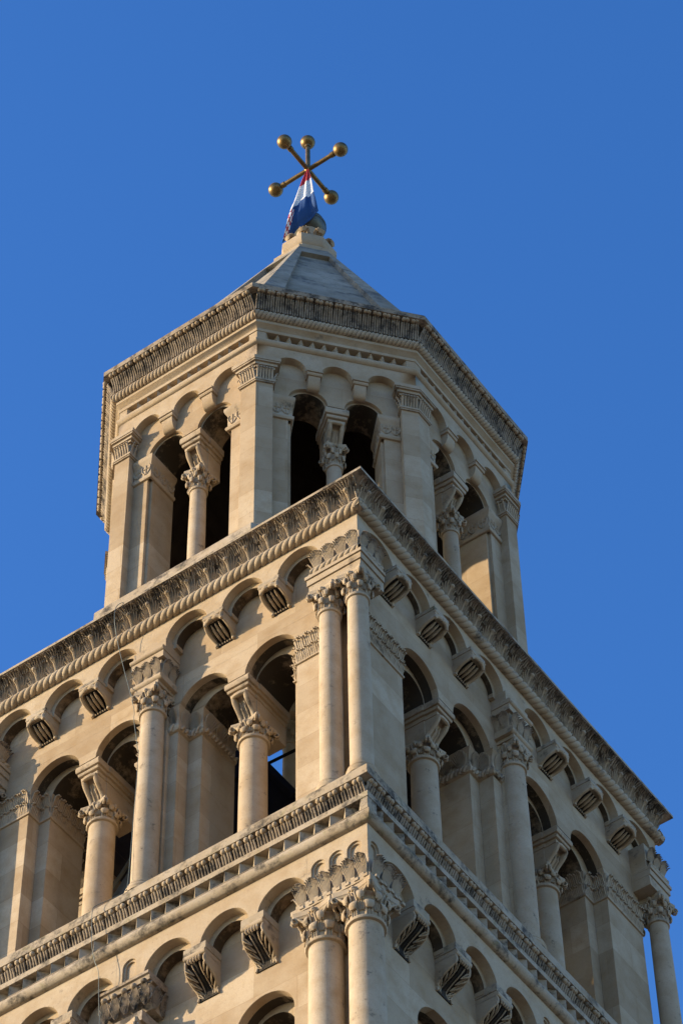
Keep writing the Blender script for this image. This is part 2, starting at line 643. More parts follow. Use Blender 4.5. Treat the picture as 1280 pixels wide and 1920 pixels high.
def bulb_band(mb, fr, u0, u1, d0, z0, d1, z1, pitch, lobe=0.036):
    """fluted upright leaves whose tips curl over into twin knobs; deep gaps between the leaves"""
    N = max(1, round((u1 - u0) / pitch))
    p = (u1 - u0) / N
    H, D = z1 - z0, d1 - d0

    def cav(t):
        return d0 + D * (0.12 * t + 0.60 * t ** 2.4)
    for i in range(N):
        u = u0 + p * (i + 0.5)
        for a in (-0.39, -0.13, 0.13, 0.39):
            inner = abs(a) < 0.3
            path, ws, ts = [], [], []
            for j in range(5):
                t = j / 4.0
                path.append((a * p * (1.0 if inner else 1.0 - .12 * t), cav(t * .85) + (0.034 if inner else 0.028), z0 + H * t * (.80 if inner else .72)))
                ws.append(p * (0.105 if inner else .095))
                ts.append(0.020)
            if inner:
                path += [(a * p * 1.15, d0 + D * .80, z0 + H * .93), (a * p * 1.25, d1 - .02, z0 + H * .93)]
                ws += [p * .125, p * .12]
                ts += [.020, .018]
            else:
                path += [(a * p * .86, d0 + D * .62, z0 + H * .84), (a * p * .74, d0 + D * .80, z0 + H * .88)]
                ws += [p * .085, p * .06]
                ts += [.016, .014]
            tongue(mb, fr, path, u, ws, ts, 6)
        for a in (-0.185, 0.185):
            c = fr(u + a * p + random.uniform(-.003, .003), d1 - 0.022, z0 + H * 0.89 + random.uniform(-.006, .006))
            mb.mat = 2
            mb.ball(c, lobe * (p / 0.165) * random.uniform(.95, 1.08), 9, 7, (1.0, 1, .95))
            mb.mat = 0


def dogtooth(mb, fr, u0, u1, dv, dr, z0, z1, pitch):
    """row of wedge teeth, ridge at depth dr, valleys at dv"""
    N = max(1, round((u1 - u0) / pitch))
    p = (u1 - u0) / N
    lo, hi = [], []
    for i in range(N + 1):
        u = u0 + p * i
        lo.append(fr(u, dr, z0))
        hi.append(fr(u, dr, z1))
        if i < N:
            lo.append(fr(u + p / 2, dv, z0))
            hi.append(fr(u + p / 2, dv, z1))
    mb.grid([lo, hi])


def roll(d, z, r, n=7):
    return [(d + r * cos(-pi / 2 + pi * i / n), z + r * sin(-pi / 2 + pi * i / n)) for i in range(n + 1)]


# ---------------- carved pieces in local space (outwards = -y)
def capital_mesh(r, h, aw, mat, name='capital', rich=True, parent=None):
    mb = Mesh()
    mb.lathe([(r * .98, -.02), (r * 1.16, -.012), (r * 1.20, .012), (r * 1.16, .034), (r * 1.02, .04)], n=24)
    mb.lathe([(r * 1.0, .03), (r * 1.0, h * .3), (r * 1.08, h * .6), (r * 1.2, h * .80), (r * 1.22, h * .9)], n=24)
    ra, rb = (r + .058) / r, max(1.30, aw * .98 / r)
    rows = ((0.05, 0.44, ra, 0, 8), (0.24, 0.72, rb, pi / 8, 8))
    for row, (zb, zt, ro, off, n) in enumerate(rows):
        for k in range(n):
            a = off + 2 * pi * k / n
            ca, sa = cos(a), sin(a)
            sd = Vector((-sa, ca, 0))

            def P(rr, z):
                return Vector((rr * r * ca, rr * r * sa, z * h))
            q = zt - zb
            w0 = r * (.30 if row == 0 else .26)
            path = [P(1.03, zb), P(1.04, zb + q * .5), P(1.08, zb + q * .86), P(1.08 + (ro - 1.08) * .45, zt + .03), P(ro - .04, zt),
                    P(ro + .02, zt - .09), P(ro - .05, zt - .17), P(ro - .16, zt - .15)]
            mb.stube(path, [(w0 * x, y) for x, y in zip((.8, .85, .95, 1.0, .98, .9, .75, .5), (.012, .012, .014, .018, .020, .020, .018, .012))], sd, n=8, sub=2)
            for e in (-1, 0, 1):                     # ribs up the leaf
                mb.tube([P(1.07, zb + .02) + sd * (e * w0 * .55), P(1.09, zb + q * .5) + sd * (e * w0 * .5), P(1.14, zb + q * .84) + sd * (e * w0 * .45)],
                        [(.009, .014), (.008, .014), (.005, .010)], sd, n=5)
    # corner volutes
    for k in range(4):
        a = pi / 4 + k * pi / 2
        ca, sa = cos(a), sin(a)
        R1 = aw * 1.27
        for sgn in (-1, 1):
            s0 = Vector((-sa, ca, 0)) * sgn
            path, sz = [], []
            for j in range(5):
                t = j / 4
                rr = r * 1.15 + (R1 - r * 1.15) * t ** 1.3
                path.append(Vector((rr * ca, rr * sa, h * (.50 + .34 * t ** .7))) + s0 * (r * .42 * (1 - t) + .020))
                sz.append((.018, .020))
            for j in range(1, 9):
                th = j / 8 * 2 * pi * 1.05
                q = .050 * (1 - j / 11)
                path.append(Vector(((R1 - .0 + q * sin(th)) * ca, (R1 + q * sin(th)) * sa, h * .84 - .050 + q * cos(th))) + s0 * .022)
                sz.append((.018, .013))
            mb.tube(path, sz, s0, n=6)
    # rosettes
    for k in range(4):
        a = k * pi / 2
        mb.ball((aw * .88 * cos(a), aw * .88 * sin(a), h * .90), .036, 8, 6, (1, 1, 1.15))
        for sgn in (-1, 1):
            s0 = Vector((-sin(a), cos(a), 0)) * sgn
            e = Vector((cos(a), sin(a), 0))
            pp = [e * r * 1.1 + s0 * r * .2 + Vector((0, 0, h * .52)), e * r * 1.32 + s0 * r * .16 + Vector((0, 0, h * .72)),
                  e * aw * .95 + s0 * .05 + Vector((0, 0, h * .82)), e * aw + s0 * .02 + Vector((0, 0, h * .80))]
            mb.tube(pp, [(.014, .016)] * 4, s0, n=5)
    # concave abacus
    out = []
    for k in range(4):
        a = pi / 4 + k * pi / 2
        b = a + pi / 2
        A = Vector((cos(a), sin(a))) * aw * 1.414
        B = Vector((cos(b), sin(b))) * aw * 1.414
        nrm = (A + B).normalized()
        tdir = (B - A).normalized()
        A2, B2 = A + tdir * .022, B - tdir * .022
        for j in range(7):
            t = j / 6
            out.append(A2.lerp(B2, t) - nrm * (0.16 * aw * sin(pi * t)))
    for (za, zb_, k1, k2) in ((h * .80, h * .86, .92, 1.0), (h * .86, h, 1.0, 1.02)):
        R = mb.grid([[(p.x * k1, p.y * k1, za) for p in out], [(p.x * k2, p.y * k2, zb_) for p in out]], close_v=True)
        mb.face(R[0][::-1])
        mb.face(R[1])
    return mb.build(name, mat, parent, angle=40)


def shaft_mesh(r0, r1, h, mat, name='column', seg=26, base=True):
    """shaft from z=0 (foot) to z=h"""
    mb = Mesh()
    prof = [(r0, .0)] + [(r0 + (r1 - r0) * t + 0.006 * sin(pi * t), h * t) for t in (.1, .25, .4, .55, .7, .85, 1.0)]
    mb.lathe(prof, n=seg)
    return mb.build(name, mat, TOWER, offset=False)


def base_mesh(r, mat, parent, square=None):
    mb = Mesh()
    w = square or r * 1.5
    mb.lathe([(r * 1.0, .20), (r * 1.08, .19), (r * 1.08, .16), (r * 1.18, .15), (r * 1.28, .125), (r * 1.24, .10), (r * 1.2, .09),
              (r * 1.36, .08), (r * 1.42, .05), (r * 1.36, .02), (r * 1.36, 0)], n=24)
    return mb.build('base', mat, parent)


def corbel_mesh(w, depth, ztop, zlip, zbot, kind, name='corbel'):
    """bracket standing out of the wall (d=0 at wall): upper lip z 0..zlip, scroll down to zbot"""
    mb = Mesh()
    hw = w / 2
    F = LOCAL
    lip = zlip
    mb.mat = 2
    mb.box(F, -hw, hw, -.05, depth, lip * .42, ztop)
    mb.mat = 0
    rr = [(depth - .004 + .020 * cos(t), lip * .74 + abs(lip) * .30 * sin(t)) for t in [(-pi / 2 + pi * j / 6) for j in range(7)]]
    mb.extrude(F, [(-.05, lip * 1.04)] + rr + [(-.05, lip * .44)], -hw + .008, hw - .008)
    H = lip - zbot

    def s_curve(t):                                # S-profile from lip (0) to foot (1)
        d = depth * (0.96 - 0.92 * t) + 0.062 * sin(2 * pi * (t - .04)) * (depth / .3)
        return (max(d, 0.012), lip - H * t)
    prof = [s_curve(j / 10) for j in range(11)]
    # cheeks: S profile minus the hollow
    ck = 0.044 if kind == 'lobed' else 0.026
    for sgn in (-1, 1):
        a, b = (hw - ck, hw - .008) if sgn > 0 else (-hw + .008, -hw + ck)
        mb.extrude(F, [(-.05, lip)] + prof + [(-.05, zbot)], a, b)
        path = [F(sgn * (hw - ck * .62 - .016 * sin(3 * pi * i / 10)), d + .006, z) for i, (d, z) in enumerate(prof)]
        mb.stube(path, (.024, .026) if kind == 'lobed' else (.015, .014), (1, 0, 0), n=10, sub=2)
    # hollow floor, recess shade and soot put into its colour
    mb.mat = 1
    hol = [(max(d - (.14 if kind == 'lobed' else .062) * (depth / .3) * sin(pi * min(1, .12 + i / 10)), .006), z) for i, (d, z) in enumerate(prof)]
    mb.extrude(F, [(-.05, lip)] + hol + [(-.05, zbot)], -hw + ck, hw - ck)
    mb.mat = 0
    if kind == 'lobed':
        # wavy upper edge of the mouth, with a split in the middle
        for sgn in (-1, 1):
            d0, z0 = s_curve(.14)
            path = [F(sgn * .004, d0 + .012, z0 - .012), F(sgn * hw * .32, d0 + .020, z0 - .002), F(sgn * hw * .66, d0 + .004, z0 - .022),
                    F(sgn * (hw - .03), d0 - .004, z0 - .07)]
            mb.stube(path, [(.020, .024), (.038, .032), (.032, .028), (.022, .024)], (0, 0, 1), n=9)
        for k in (-1, 0, 1):                        # three tongues in the hollow
            path, sz = [], []
            for j in range(6):
                t = .34 + .44 * j / 5
                i = t * 10
                d, z = s_curve(t)
                path.append(F(k * hw * .37, d - .004 * (depth / .3) * sin(pi * t) + .002, z))
                s_ = sin(pi * (.08 + .86 * j / 5))
                sz.append((.021 * s_, .034 * s_))
            mb.stube(path, sz, (1, 0, 0), n=8, sub=2)
        for k in (-2, -1, 0, 1, 2):
            d, z = s_curve(.93)
            mb.ball(F(k * hw * .24, d + .008, z), .014, 6, 5)
    else:
        # acanthus leaf wrapped over the bracket: looped leaflets along both edges and a curled, ribbed tip
        for sgn in (-1, 1):
            for j in range(5):
                t = .26 + .62 * j / 5
                d, z = s_curve(t)
                dm, zm = s_curve(min(1, t + .07))
                d2, z2 = s_curve(min(1, t + .17))
                for e, ins in ((-1, .0), (1, .35)):
                    path = [F(sgn * (hw - .012), d - .004 * e, z + .01 * e), F(sgn * (hw - .045 - .02 * ins), dm + .010, zm + .02 * e), F(sgn * (hw - .095), d2 - .012, z2)]
                    mb.stube(path, [(.007, .012), (.011, .014), (.006, .008)], (1, 0, .3), n=5, sub=2)
            path = [F(sgn * (.075 - .03 * sin(pi * t)), s_curve(t)[0] - .045 * sin(pi * t) + .01, s_curve(t)[1]) for t in (.18, .35, .55, .75, .95)]
            mb.stube(path, (.008, .012), (1, 0, 0), n=5, sub=2)
        mb.mat = 1  # middle strip takes the same painted recess shade and soot
        path = [F(0, s_curve(t)[0] - .05 * sin(pi * t), s_curve(t)[1]) for t in (.15, .35, .55, .75, .93)]
        mb.stube(path, (.014, .018), (1, 0, 0), n=6, sub=2)
        mb.mat = 0
        for k in range(5):
            a = (k - 2) / 2
            d, z = s_curve(.05)
            mb.stube([F(a * .055, d - .03, z + .012), F(a * .075, d + .022, z + .006), F(a * .085, d + .034, z - .035), F(a * .07, d + .012, z - .062)],
                     [(.013, .014), (.016, .018), (.016, .018), (.009, .010)], (1, 0, 0), n=7, sub=2)
    return mb.build(name, [M_CARVE, M_BLACK, M_EDGE], TOWER, angle=40, offset=False)


def leaf_row(mb, fr, plan, z0, z1, pitch, proj, curl=0.5):
    """one row of upright fluted leaves along a plan polyline of (u, d) points; outward is to the right of travel"""
    for (p, q) in zip(plan[:-1], plan[1:]):
        a, b = Vector((p[0], p[1])), Vector((q[0], q[1]))
        L = (b - a).length
        if L < .04:
            continue
        t = (b - a) / L
        nv = Vector((-t.y, t.x))                     # outward normal in (u, d)
        N = max(1, round(L / pitch))
        w = L / N
        for i in range(N):
            c = a + t * (w * (i + .5))
            H = z1 - z0
            for k in (-.36, -.12, .12, .36):
                path, sz = [], []
                cl = 1 if abs(k) < .2 else .85
                for (tt, o) in ((0, .010), (.35, .016), (.65, .030 + proj * .12), (.86, proj * .55), (1.0, proj * .85), (.97, proj * 1.08), (.88, proj * 1.02)):
                    cc = c + t * (k * w) + nv * o
                    path.append(fr(cc.x, cc.y, z0 + H * tt * cl))
                    sz.append((w * .125, .011))
                sz[-1] = (w * .06, .006)
                s3 = Vector(fr(c.x + t.x, c.y + t.y, 0)) - Vector(fr(c.x, c.y, 0))
                mb.tube(path, sz, s3, n=5)


def fan_leaf(mb, fr, c, t, nv, w, z0, z1, proj):
    """a shell-like palmette centred at plan point c"""
    H = z1 - z0
    s3 = Vector(fr(c.x + t.x, c.y + t.y, 0)) - Vector(fr(c.x, c.y, 0))
    for k in range(-5, 6):
        a = k / 5
        path, sz = [], []
        for j in range(5):
            q = j / 4
            u = a * w * (.08 + .42 * q ** .7)
            z = z0 + H * (1 - .42 * a * a) * q
            o = .008 + proj * (q ** 2)
            cc = c + t * u + nv * o
            path.append(fr(cc.x, cc.y, z))
            sz.append((w * .038 * (.4 + .6 * q), .010))
        mb.tube(path, sz, s3, n=5)


def plan_moulding(mb, fr, plan, prof):
    """run profile [(offset, z)] along a plan polyline (u, d), mitred"""
    P = [Vector(p) for p in plan]
    N = []
    for i in range(len(P)):
        ns = []
        for j in (i - 1, i):
            if 0 <= j < len(P) - 1:
                t = (P[j + 1] - P[j]).normalized()
                ns.append(Vector((-t.y, t.x)))
        if len(ns) == 1:
            N.append(ns[0])
        else:
            s_ = ns[0] + ns[1]
            N.append(s_ / max(.3, s_.dot(ns[0])))
    rows = []
    for o, z in prof:
        rows.append([fr(p.x + n.x * o, p.y + n.y * o, z) for p, n in zip(P, N)])
    R = mb.grid(rows)
    for e in (0, -1):
        mb.face([r[e] for r in R])


# ================================================================== ground
g = Mesh()
for k in range(1):
    rr = [0.0, 30, 90, 300, 1000, 4000, 9000]
    g.lathe([(max(r, .01), ZG) for r in rr], n=48)
gr = g.build('ground', M_GROUND)
tag(gr, 'pale stone paved town ground round the tower foot', None, None, 'structure')

# ================================================================== belfry storey (square, z -5.8 .. 0)
WD = {0: 3.48, 1: 3.55, 2: 3.48, 3: 3.55}      # wall plane of each side
OUT3 = {0: [(.30, 1.12), (1.40, 2.25)], 1: [(.36, 1.28), (1.62, 2.50)]}
INN3 = {0: [(.53, 1.10), (1.42, 2.06)], 1: [(.58, 1.26), (1.64, 2.28)]}


def sym(ops, z):
    return [(-b, -a, z) for a, b in reversed(ops)] + [(a, b, z) for a, b in ops]


ZS3 = -2.25
wall = Mesh()
for fr in FACES:
    k = fr.k % 2
    wd = WD[fr.k]
    ends = (-2.93, 2.93) if k == 0 else (-3.42, 3.42)
    arched_wall(wall, fr, wd, wd - .10, -5.9, -1.76, sym(OUT3[k], ZS3), ends, hang=.4)
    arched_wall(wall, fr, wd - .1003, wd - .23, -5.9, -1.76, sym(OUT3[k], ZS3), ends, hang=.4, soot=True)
    e2 = (-2.93, 2.93) if k == 0 else (-3.0, 3.0)
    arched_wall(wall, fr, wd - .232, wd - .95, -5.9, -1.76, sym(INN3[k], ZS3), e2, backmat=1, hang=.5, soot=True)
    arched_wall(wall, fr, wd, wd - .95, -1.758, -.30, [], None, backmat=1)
# corner cores of the piers (stop short of the wall planes)
for sx in (-1, 1):
    for sy in (-1, 1):
        x0, x1 = sx * 2.3, sx * 3.23
        y0, y1 = sy * 2.56, sy * 3.40
        wall.box(lambda u, d, z: (u, d, z), min(x0, x1), max(x0, x1), min(y0, y1), max(y0, y1), -5.9, -1.765)
# pilaster strip behind each middle half column
for fr in FACES:
    wall.box(fr, -.165, .165, WD[fr.k] - .02, WD[fr.k] + .07, -5.9, -2.33)
wall.build('belfry_wall', [M_WALL, M_DARK, M_SMOKE], TOWER)

# terrace slab with the open well below the lantern
sl_ = Mesh()
o1 = [(-3.6, -3.9), (3.6, -3.9), (3.6, 3.9), (-3.6, 3.9)]
ring4(sl_, [(3.0, -.32), (3.7, -.32), (3.7, -.02), (2.6, -.02), (2.6, -.32), (3.0, -.32)])
sl_.build('terrace_slab', M_EDGE, TOWER)

# frieze of round arches: outer and inner order
C3 = {0: [.60, 1.54, 2.47], 1: [.61, 1.50, 2.385, 3.27]}
R3 = {0: .345, 1: .345}
fz = Mesh()
for fr in FACES:
    k = fr.k % 2
    cs = sorted([-c for c in C3[k]] + C3[k])
    arched_wall(fz, fr, 3.76, 3.63, -1.03, -.5, [(c - R3[k], c + R3[k], -1.02) for c in cs], None, n=16)
    r2 = R3[k] - .075
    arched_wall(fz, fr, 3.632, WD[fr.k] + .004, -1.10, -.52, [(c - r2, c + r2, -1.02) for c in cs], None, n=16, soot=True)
fz.build('arched_frieze', [M_PLAIN, M_DARK, M_STAIN], TOWER)
# cornice: rope, palmettes, thin edge
rp = Mesh()
for fr in FACES:
    h = fr.hw(3.80)
    rope(rp, fr, -h - .07, h + .07, 3.79, -.515, .098, .115)
ring4(rp, [(3.70, -.5), (3.79, -.5), (3.79, -.42), (3.70, -.42)])
rp.build('rope_moulding', M_CARVE, TOWER)
cn = Mesh()
ring4(cn, [(3.76, -.44), (3.775, -.36), (3.79, -.25)])
cn.mat = 1
ring4(cn, [(3.79, -.25), (3.845, -.13), (3.91, -.07), (3.985, -.052), (4.0, -.05)])
cn.mat = 2
ring4(cn, [(4.0, -.05), (4.0, 0.0), (3.9, .012), (3.0, .012)])
cn.mat = 0
for fr in FACES[:2]:
    h = fr.hw(3.85)
    fan_cornice(cn, fr, -h, h, 3.775, -.435, 3.975, -.045, .33)
    tip_row(cn, fr, -h, h, 3.775, -.435, 3.955, -.045, .030)
for fr in FACES[2:]:
    h = fr.hw(3.80)
    fan_cornice(cn, fr, -h, h, 3.775, -.435, 3.975, -.045, .33)
cn.build('leaf_cornice', [M_CARVE, M_SOOT, M_EDGE], TOWER)

# corbels
cb_l = corbel_mesh(.345, .315, .035, -.075, -.345, 'lobed')
first = True
KB3 = {0: [1.07, 2.005], 1: [1.055, 1.943, 2.83]}
for fr in FACES[:2]:
    for c in KB3[fr.k]:
        for sg in (-1, 1):
            place(cb_l, fr.mat(sg * c, WD[fr.k] + .003, -1.06), None, first)
            first = False

# piers: impost mouldings (leaf rows on corner piers, fans over a rope on the middle piers)
for fr in FACES:
    k = fr.k % 2
    wd = WD[fr.k]
    din = wd - .94
    a_out = OUT3[k][1][1]
    a_in = INN3[k][1][1]
    end = 2.93 if k == 0 else 3.42
    for sg in (-1, 1):
        im = Mesh()
        plan = [(a_in, din), (a_in, wd - .23), (a_out, wd - .23), (a_out, wd), (end, wd)]
        if sg < 0:
            plan = [(-u, d) for u, d in plan][::-1]
        f2 = fr
        plan_moulding(im, f2, plan, [(0, -2.68), (.022, -2.675), (.026, -2.65), (.012, -2.635), (.012, -2.3), (.03, -2.24), (.032, -2.21), (0, -2.205)])
        leaf_row(im, f2, plan, -2.64, -2.44, .105, .062)
        leaf_row(im, f2, plan, -2.45, -2.215, .125, .085)
        im.build('impost_moulding', M_CARVE, TOWER, angle=40)
    im = Mesh()
    b_out, b_in = OUT3[k][0][0], INN3[k][0][0]
    for sg in (-1, 1):
        plan = [(.165, wd), (b_out, wd), (b_out, wd - .23), (b_in, wd - .23), (b_in, din)]
        if sg < 0:
            plan = [(-u, d) for u, d in plan][::-1]
        plan_moulding(im, fr, plan, [(0, -2.67), (.03, -2.66), (.05, -2.62), (.05, -2.57), (.02, -2.53), (.012, -2.5), (.016, -2.36), (.045, -2.25), (.07, -2.215), (0, -2.205)])
        for p, q in zip(plan[:-1], plan[1:]):
            a, b = Vector(p), Vector(q)
            L = (b - a).length
            if L < .1:
                continue
            t = (b - a) / L
            nv = Vector((-t.y, t.x))
            N = max(1, round(L / .26))
            for i in range(N):
                fan_leaf(im, fr, a + t * (L / N * (i + .5)), t, nv, L / N, -2.52, -2.21, .06)
            n_r = int(L / .07)
            for i in range(n_r):                     # slanted strands of the rope below
                c = a + t * (L / n_r * (i + .5))
                P = [fr(*(c + t * (-.03) + nv * .045), -2.655), fr(*(c + nv * .062), -2.60), fr(*(c + t * .03 + nv * .048), -2.545)]
                s3 = Vector(fr(*(c + t), 0)) - Vector(fr(*c, 0))
                im.tube(P, [(.018, .014), (.026, .018), (.018, .014)], s3, n=6)
    im.build('impost_moulding', M_CARVE, TOWER, angle=40)

# colonnettes with capital and deep impost block
CU = {0: 1.26, 1: 1.45}


def impost_block(parent, w, dback, dfront, z0):
    """z local: 0 = abacus top; block reaches up to z0"""
    mb = Mesh()
    F = LOCAL
    H = z0
    mb.box(F, -w * .86, w * .86, dback, dfront - .30, .015, H * .62)
    mb.box(F, -w * .78, w * .78, dfront - .302, dfront - .30, .03, H * .62)
    for (za, zb_, e) in ((H * .60, H * .72, .0), (H * .72, H * .82, .03), (H * .82, H, .055)):
        hh = zb_ - za
        for (d0, d1, ww) in ((dback, dfront - .28, w * .93 + e), (dfront - .282, dfront - .10 + e * 1.2, w * .86 + e)):
            pr = [(d0 - .0, za), (d1, za), (d1 + .012, za + hh * .25), (d1 + .014, za + hh * .6), (d1, za + hh * .9), (d1, zb_ - .004), (d0, zb_ - .004)]
            mb.extrude(F, pr, -ww, ww)
    # front scroll: cheeks, hollow and curled tip
    pr = []
    for j in range(9):
        t = j / 8
        pr.append((dfront - .085 - .20 * t ** .9 + .03 * sin(2 * pi * t), H * .60 - (H * .60 - .02) * t))
    for sg in (-1, 1):
        a, b = (w * .40, w * .80) if sg > 0 else (-w * .80, -w * .40)
        mb.extrude(F, [(dfront - .32, H * .6)] + pr + [(dfront - .34, .02)], a, b)
        mb.tube([F(sg * w * .60, d + .004, z) for d, z in pr], (.028, .022), (1, 0, 0), n=7)
    mb.mat = 0
    mb.extrude(F, [(dfront - .32, H * .6)] + [(d - (.075 * sin(pi * min(1, .25 + i / 6)) if i < 5 else .012), z) for i, (d, z) in enumerate(pr)] + [(dfront - .34, .02)], -w * .40, w * .40)
    mb.mat = 0
    for kx in (-.17, .17):
        mb.tube([F(w * kx * 1.2, d - (.05 if i < 4 else .004), z) for i, (d, z) in enumerate(pr)][2:], [(.013, .015)] * 7, (1, 0, 0), n=5)
    mb.tube([F(-w * .72, pr[0][0] + .0, H * .57), F(-w * .3, pr[0][0] + .012, H * .575), F(w * .3, pr[0][0] + .012, H * .575), F(w * .72, pr[0][0] + .0, H * .57)], [(.03, .02), (.036, .034), (.036, .034), (.03, .02)], (0, 0, 1), n=8)
    return mb.build('impost_block', [M_CARVE, M_BACKING], parent, angle=40)


def colonnette(r, hs, caph, aw, w, dback, dfront, hb):
    c = shaft_mesh(r * 1.04, r, hs, M_SHAFT, 'colonnette')
    cp = capital_mesh(r, caph, aw, M_CARVE, parent=c)
    cp.location = (0, 0, hs)
    ib = impost_block(c, w, dback, dfront, hb)
    ib.location = (0, 0, hs + caph)
    b = base_mesh(r * 1.04, M_PLAIN, c)
    return c


# d of colonnette axis is 3.08 (from the tower axis); blocks run back into the opening
COL3 = colonnette(.182, 2.40, .345, .226, .165, -.52, .43, .64)
first = True
for fr in FACES:
    for sg in (-1, 1):
        c = place(COL3, fr.mat(sg * CU[fr.k % 2], 3.08 + (WD[fr.k] - 3.48), -5.64), None, first)
        first = False

# middle half columns and the corner columns
MC3 = shaft_mesh(.172, .160, 3.41, M_SHAFT, 'column')
cp = capital_mesh(.160, .44, .200, M_CARVE, parent=MC3)
cp.location = (0, 0, 3.41)
base_mesh(.172, M_PLAIN, MC3)
first = True
for fr in FACES:
    place(MC3, fr.mat(0, 3.66, -5.78), None, first)
    first = False
CC3 = shaft_mesh(.150, .137, 3.41, M_SHAFT, 'column')
cp = capital_mesh(.137, .46, .205, M_CARVE, parent=CC3)
cp.location = (0, 0, 3.41)
base_mesh(.150, M_PLAIN, CC3)
first = True
for sx, sy in ((1, -1), (1, 1), (-1, -1), (-1, 1)):
    place(CC3, Matrix.Translation((sx * 3.375, sy * 3.685, -5.78)), None, first)
    first = False
    place(CC3, Matrix.Translation((sx * 2.925, sy * 3.685, -5.78)))

# entablature blocks over the columns
def corner_blocks(steps, carve):
    """one entablature block per corner, its carving a child of it"""
    for sx in (-1, 1):
        for sy in (-1, 1):
            mb = Mesh()
            for (u0, u1, d1, za, zb_) in steps:
                mb.box(lambda u, d, z: (sx * u, sy * d, z), u0, u1, 3.30, d1, za, zb_)
            o = mb.build('entablature_block', M_CARVE, TOWER)
            if (sx, sy) != (-1, 1):
                cv = Mesh()
                carve(cv, sx, sy)
                cv.build('block_carving', [M_CARVE, M_SOOT], o)


def carve3(mb, sx, sy):
    if sy < 0:
        u0, u1 = (2.74, 3.52) if sx > 0 else (-3.52, -2.74)
        rope(mb, FACES[0], u0, u1, 3.80, -1.455, .075, .10)
        palmette_band(mb, FACES[0], u0, u1, 3.80, -1.40, 3.88, -1.13, .20)

        def side(u, d, z):
            return (sx * (2.74 - (d - 3.8)), -(3.80 - u), z)
        rope(mb, side, 0.0, .33, 3.80, -1.455, .075, .10)
        palmette_band(mb, side, 0.0, .30, 3.80, -1.40, 3.87, -1.13, .20)
    if sx > 0:
        u0, u1 = (3.32, 3.83) if sy > 0 else (-3.83, -3.32)
        rope(mb, FACES[1], u0, u1, 3.80, -1.455, .075, .10)
        palmette_band(mb, FACES[1], u0, u1, 3.80, -1.40, 3.88, -1.13, .20)


corner_blocks([(2.70 - e, 3.53 + e, 3.83 + e, za + .003, zb_) for za, zb_, e in ((-1.91, -1.72, 0), (-1.72, -1.60, .02), (-1.60, -1.535, .04))]
              + [(2.76, 3.50, 3.80, -1.535, -1.05)], carve3)

for fr in FACES:
    mbk = Mesh()
    wd = WD[fr.k]
    mbk.box(fr, -.20, .20, wd - .05, 3.83, -1.93, -1.86)
    pr = [(wd - .05, -1.86)] + roll(3.80, -1.80, .06) + [(wd - .05, -1.74)]
    mbk.extrude(fr, pr, -.255, .255)
    mbk.box(fr, -.215, .215, wd - .05, 3.80, -1.74, -1.42)
    mbk.box(fr, -.275, .275, wd - .05, 3.84, -1.42, -1.30)
    mbk.extrude(fr, [(wd - .05, -1.30)] + roll(3.83, -1.255, .045) + [(wd - .05, -1.21)], -.285, .285)
    mbk.box(fr, -.28, .28, wd - .05, 3.80, -1.21, -1.02)
    palmette_band(mbk, fr, -.23, .23, 3.79, -1.74, 3.86, -1.43, .155)
    for sg in (-1, 1):
        palmette_band(mbk, lambda u, d, z, sg=sg, fr=fr: fr(sg * (.215 + (d - 3.8)), 3.80 - u, z), 0.0, .30, 3.79, -1.74, 3.86, -1.43, .15)
    mbk.build('bracket_block', [M_CARVE, M_SOOT], TOWER, angle=40)

# ================================================================== ledge and frieze of the lower storey
lg = Mesh()
ring4(lg, [(3.0, -5.78), (3.80, -5.78), (3.885, -5.80), (3.90, -5.81), (3.90, -5.955), (3.86, -5.965), (3.80, -5.985)])
lg.mat = 1  # hollow behind the leaves gets the darker stone
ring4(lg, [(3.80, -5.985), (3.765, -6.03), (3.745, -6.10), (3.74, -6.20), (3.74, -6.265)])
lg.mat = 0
lg.build('ledge', [M_EDGE, M_BACKING], TOWER)
lf = Mesh()
for fr in FACES[:2]:
    h = fr.hw(3.82)
    bulb_band(lf, fr, -h, h, 3.745, -6.27, 3.885, -5.95, .178)
lf.build('ledge_carving', [M_TIPS, M_BACKING, M_CARVE], TOWER, angle=45)
dg = Mesh()
ring4(dg, [(3.6, -6.26), (3.875, -6.26), (3.895, -6.275), (3.895, -6.365), (3.70, -6.365)])
ring4(dg, [(3.70, -6.56), (3.895, -6.56), (3.90, -6.565), (3.90, -6.575), (3.70, -6.575)])
for fr in FACES:
    h = fr.hw(3.89) - .10
    dogtooth(dg, fr, -h, h, 3.77, 3.89, -6.56, -6.36, .225)
    for sg in ((-1, 1) if fr.k % 2 == 0 else ()):
        u0, u1 = sorted((sg * h, sg * fr.hw(3.888)))
        dg.box(fr, u0, u1, 3.7, 3.888, -6.56, -6.366)
ring4(dg, [(3.80, -6.575)] + [(d, z) for d, z in reversed(roll(3.845, -6.672, .098, 10))] + [(3.78, -6.77)])
dg.build('dogtooth_course', M_EDGE, TOWER)

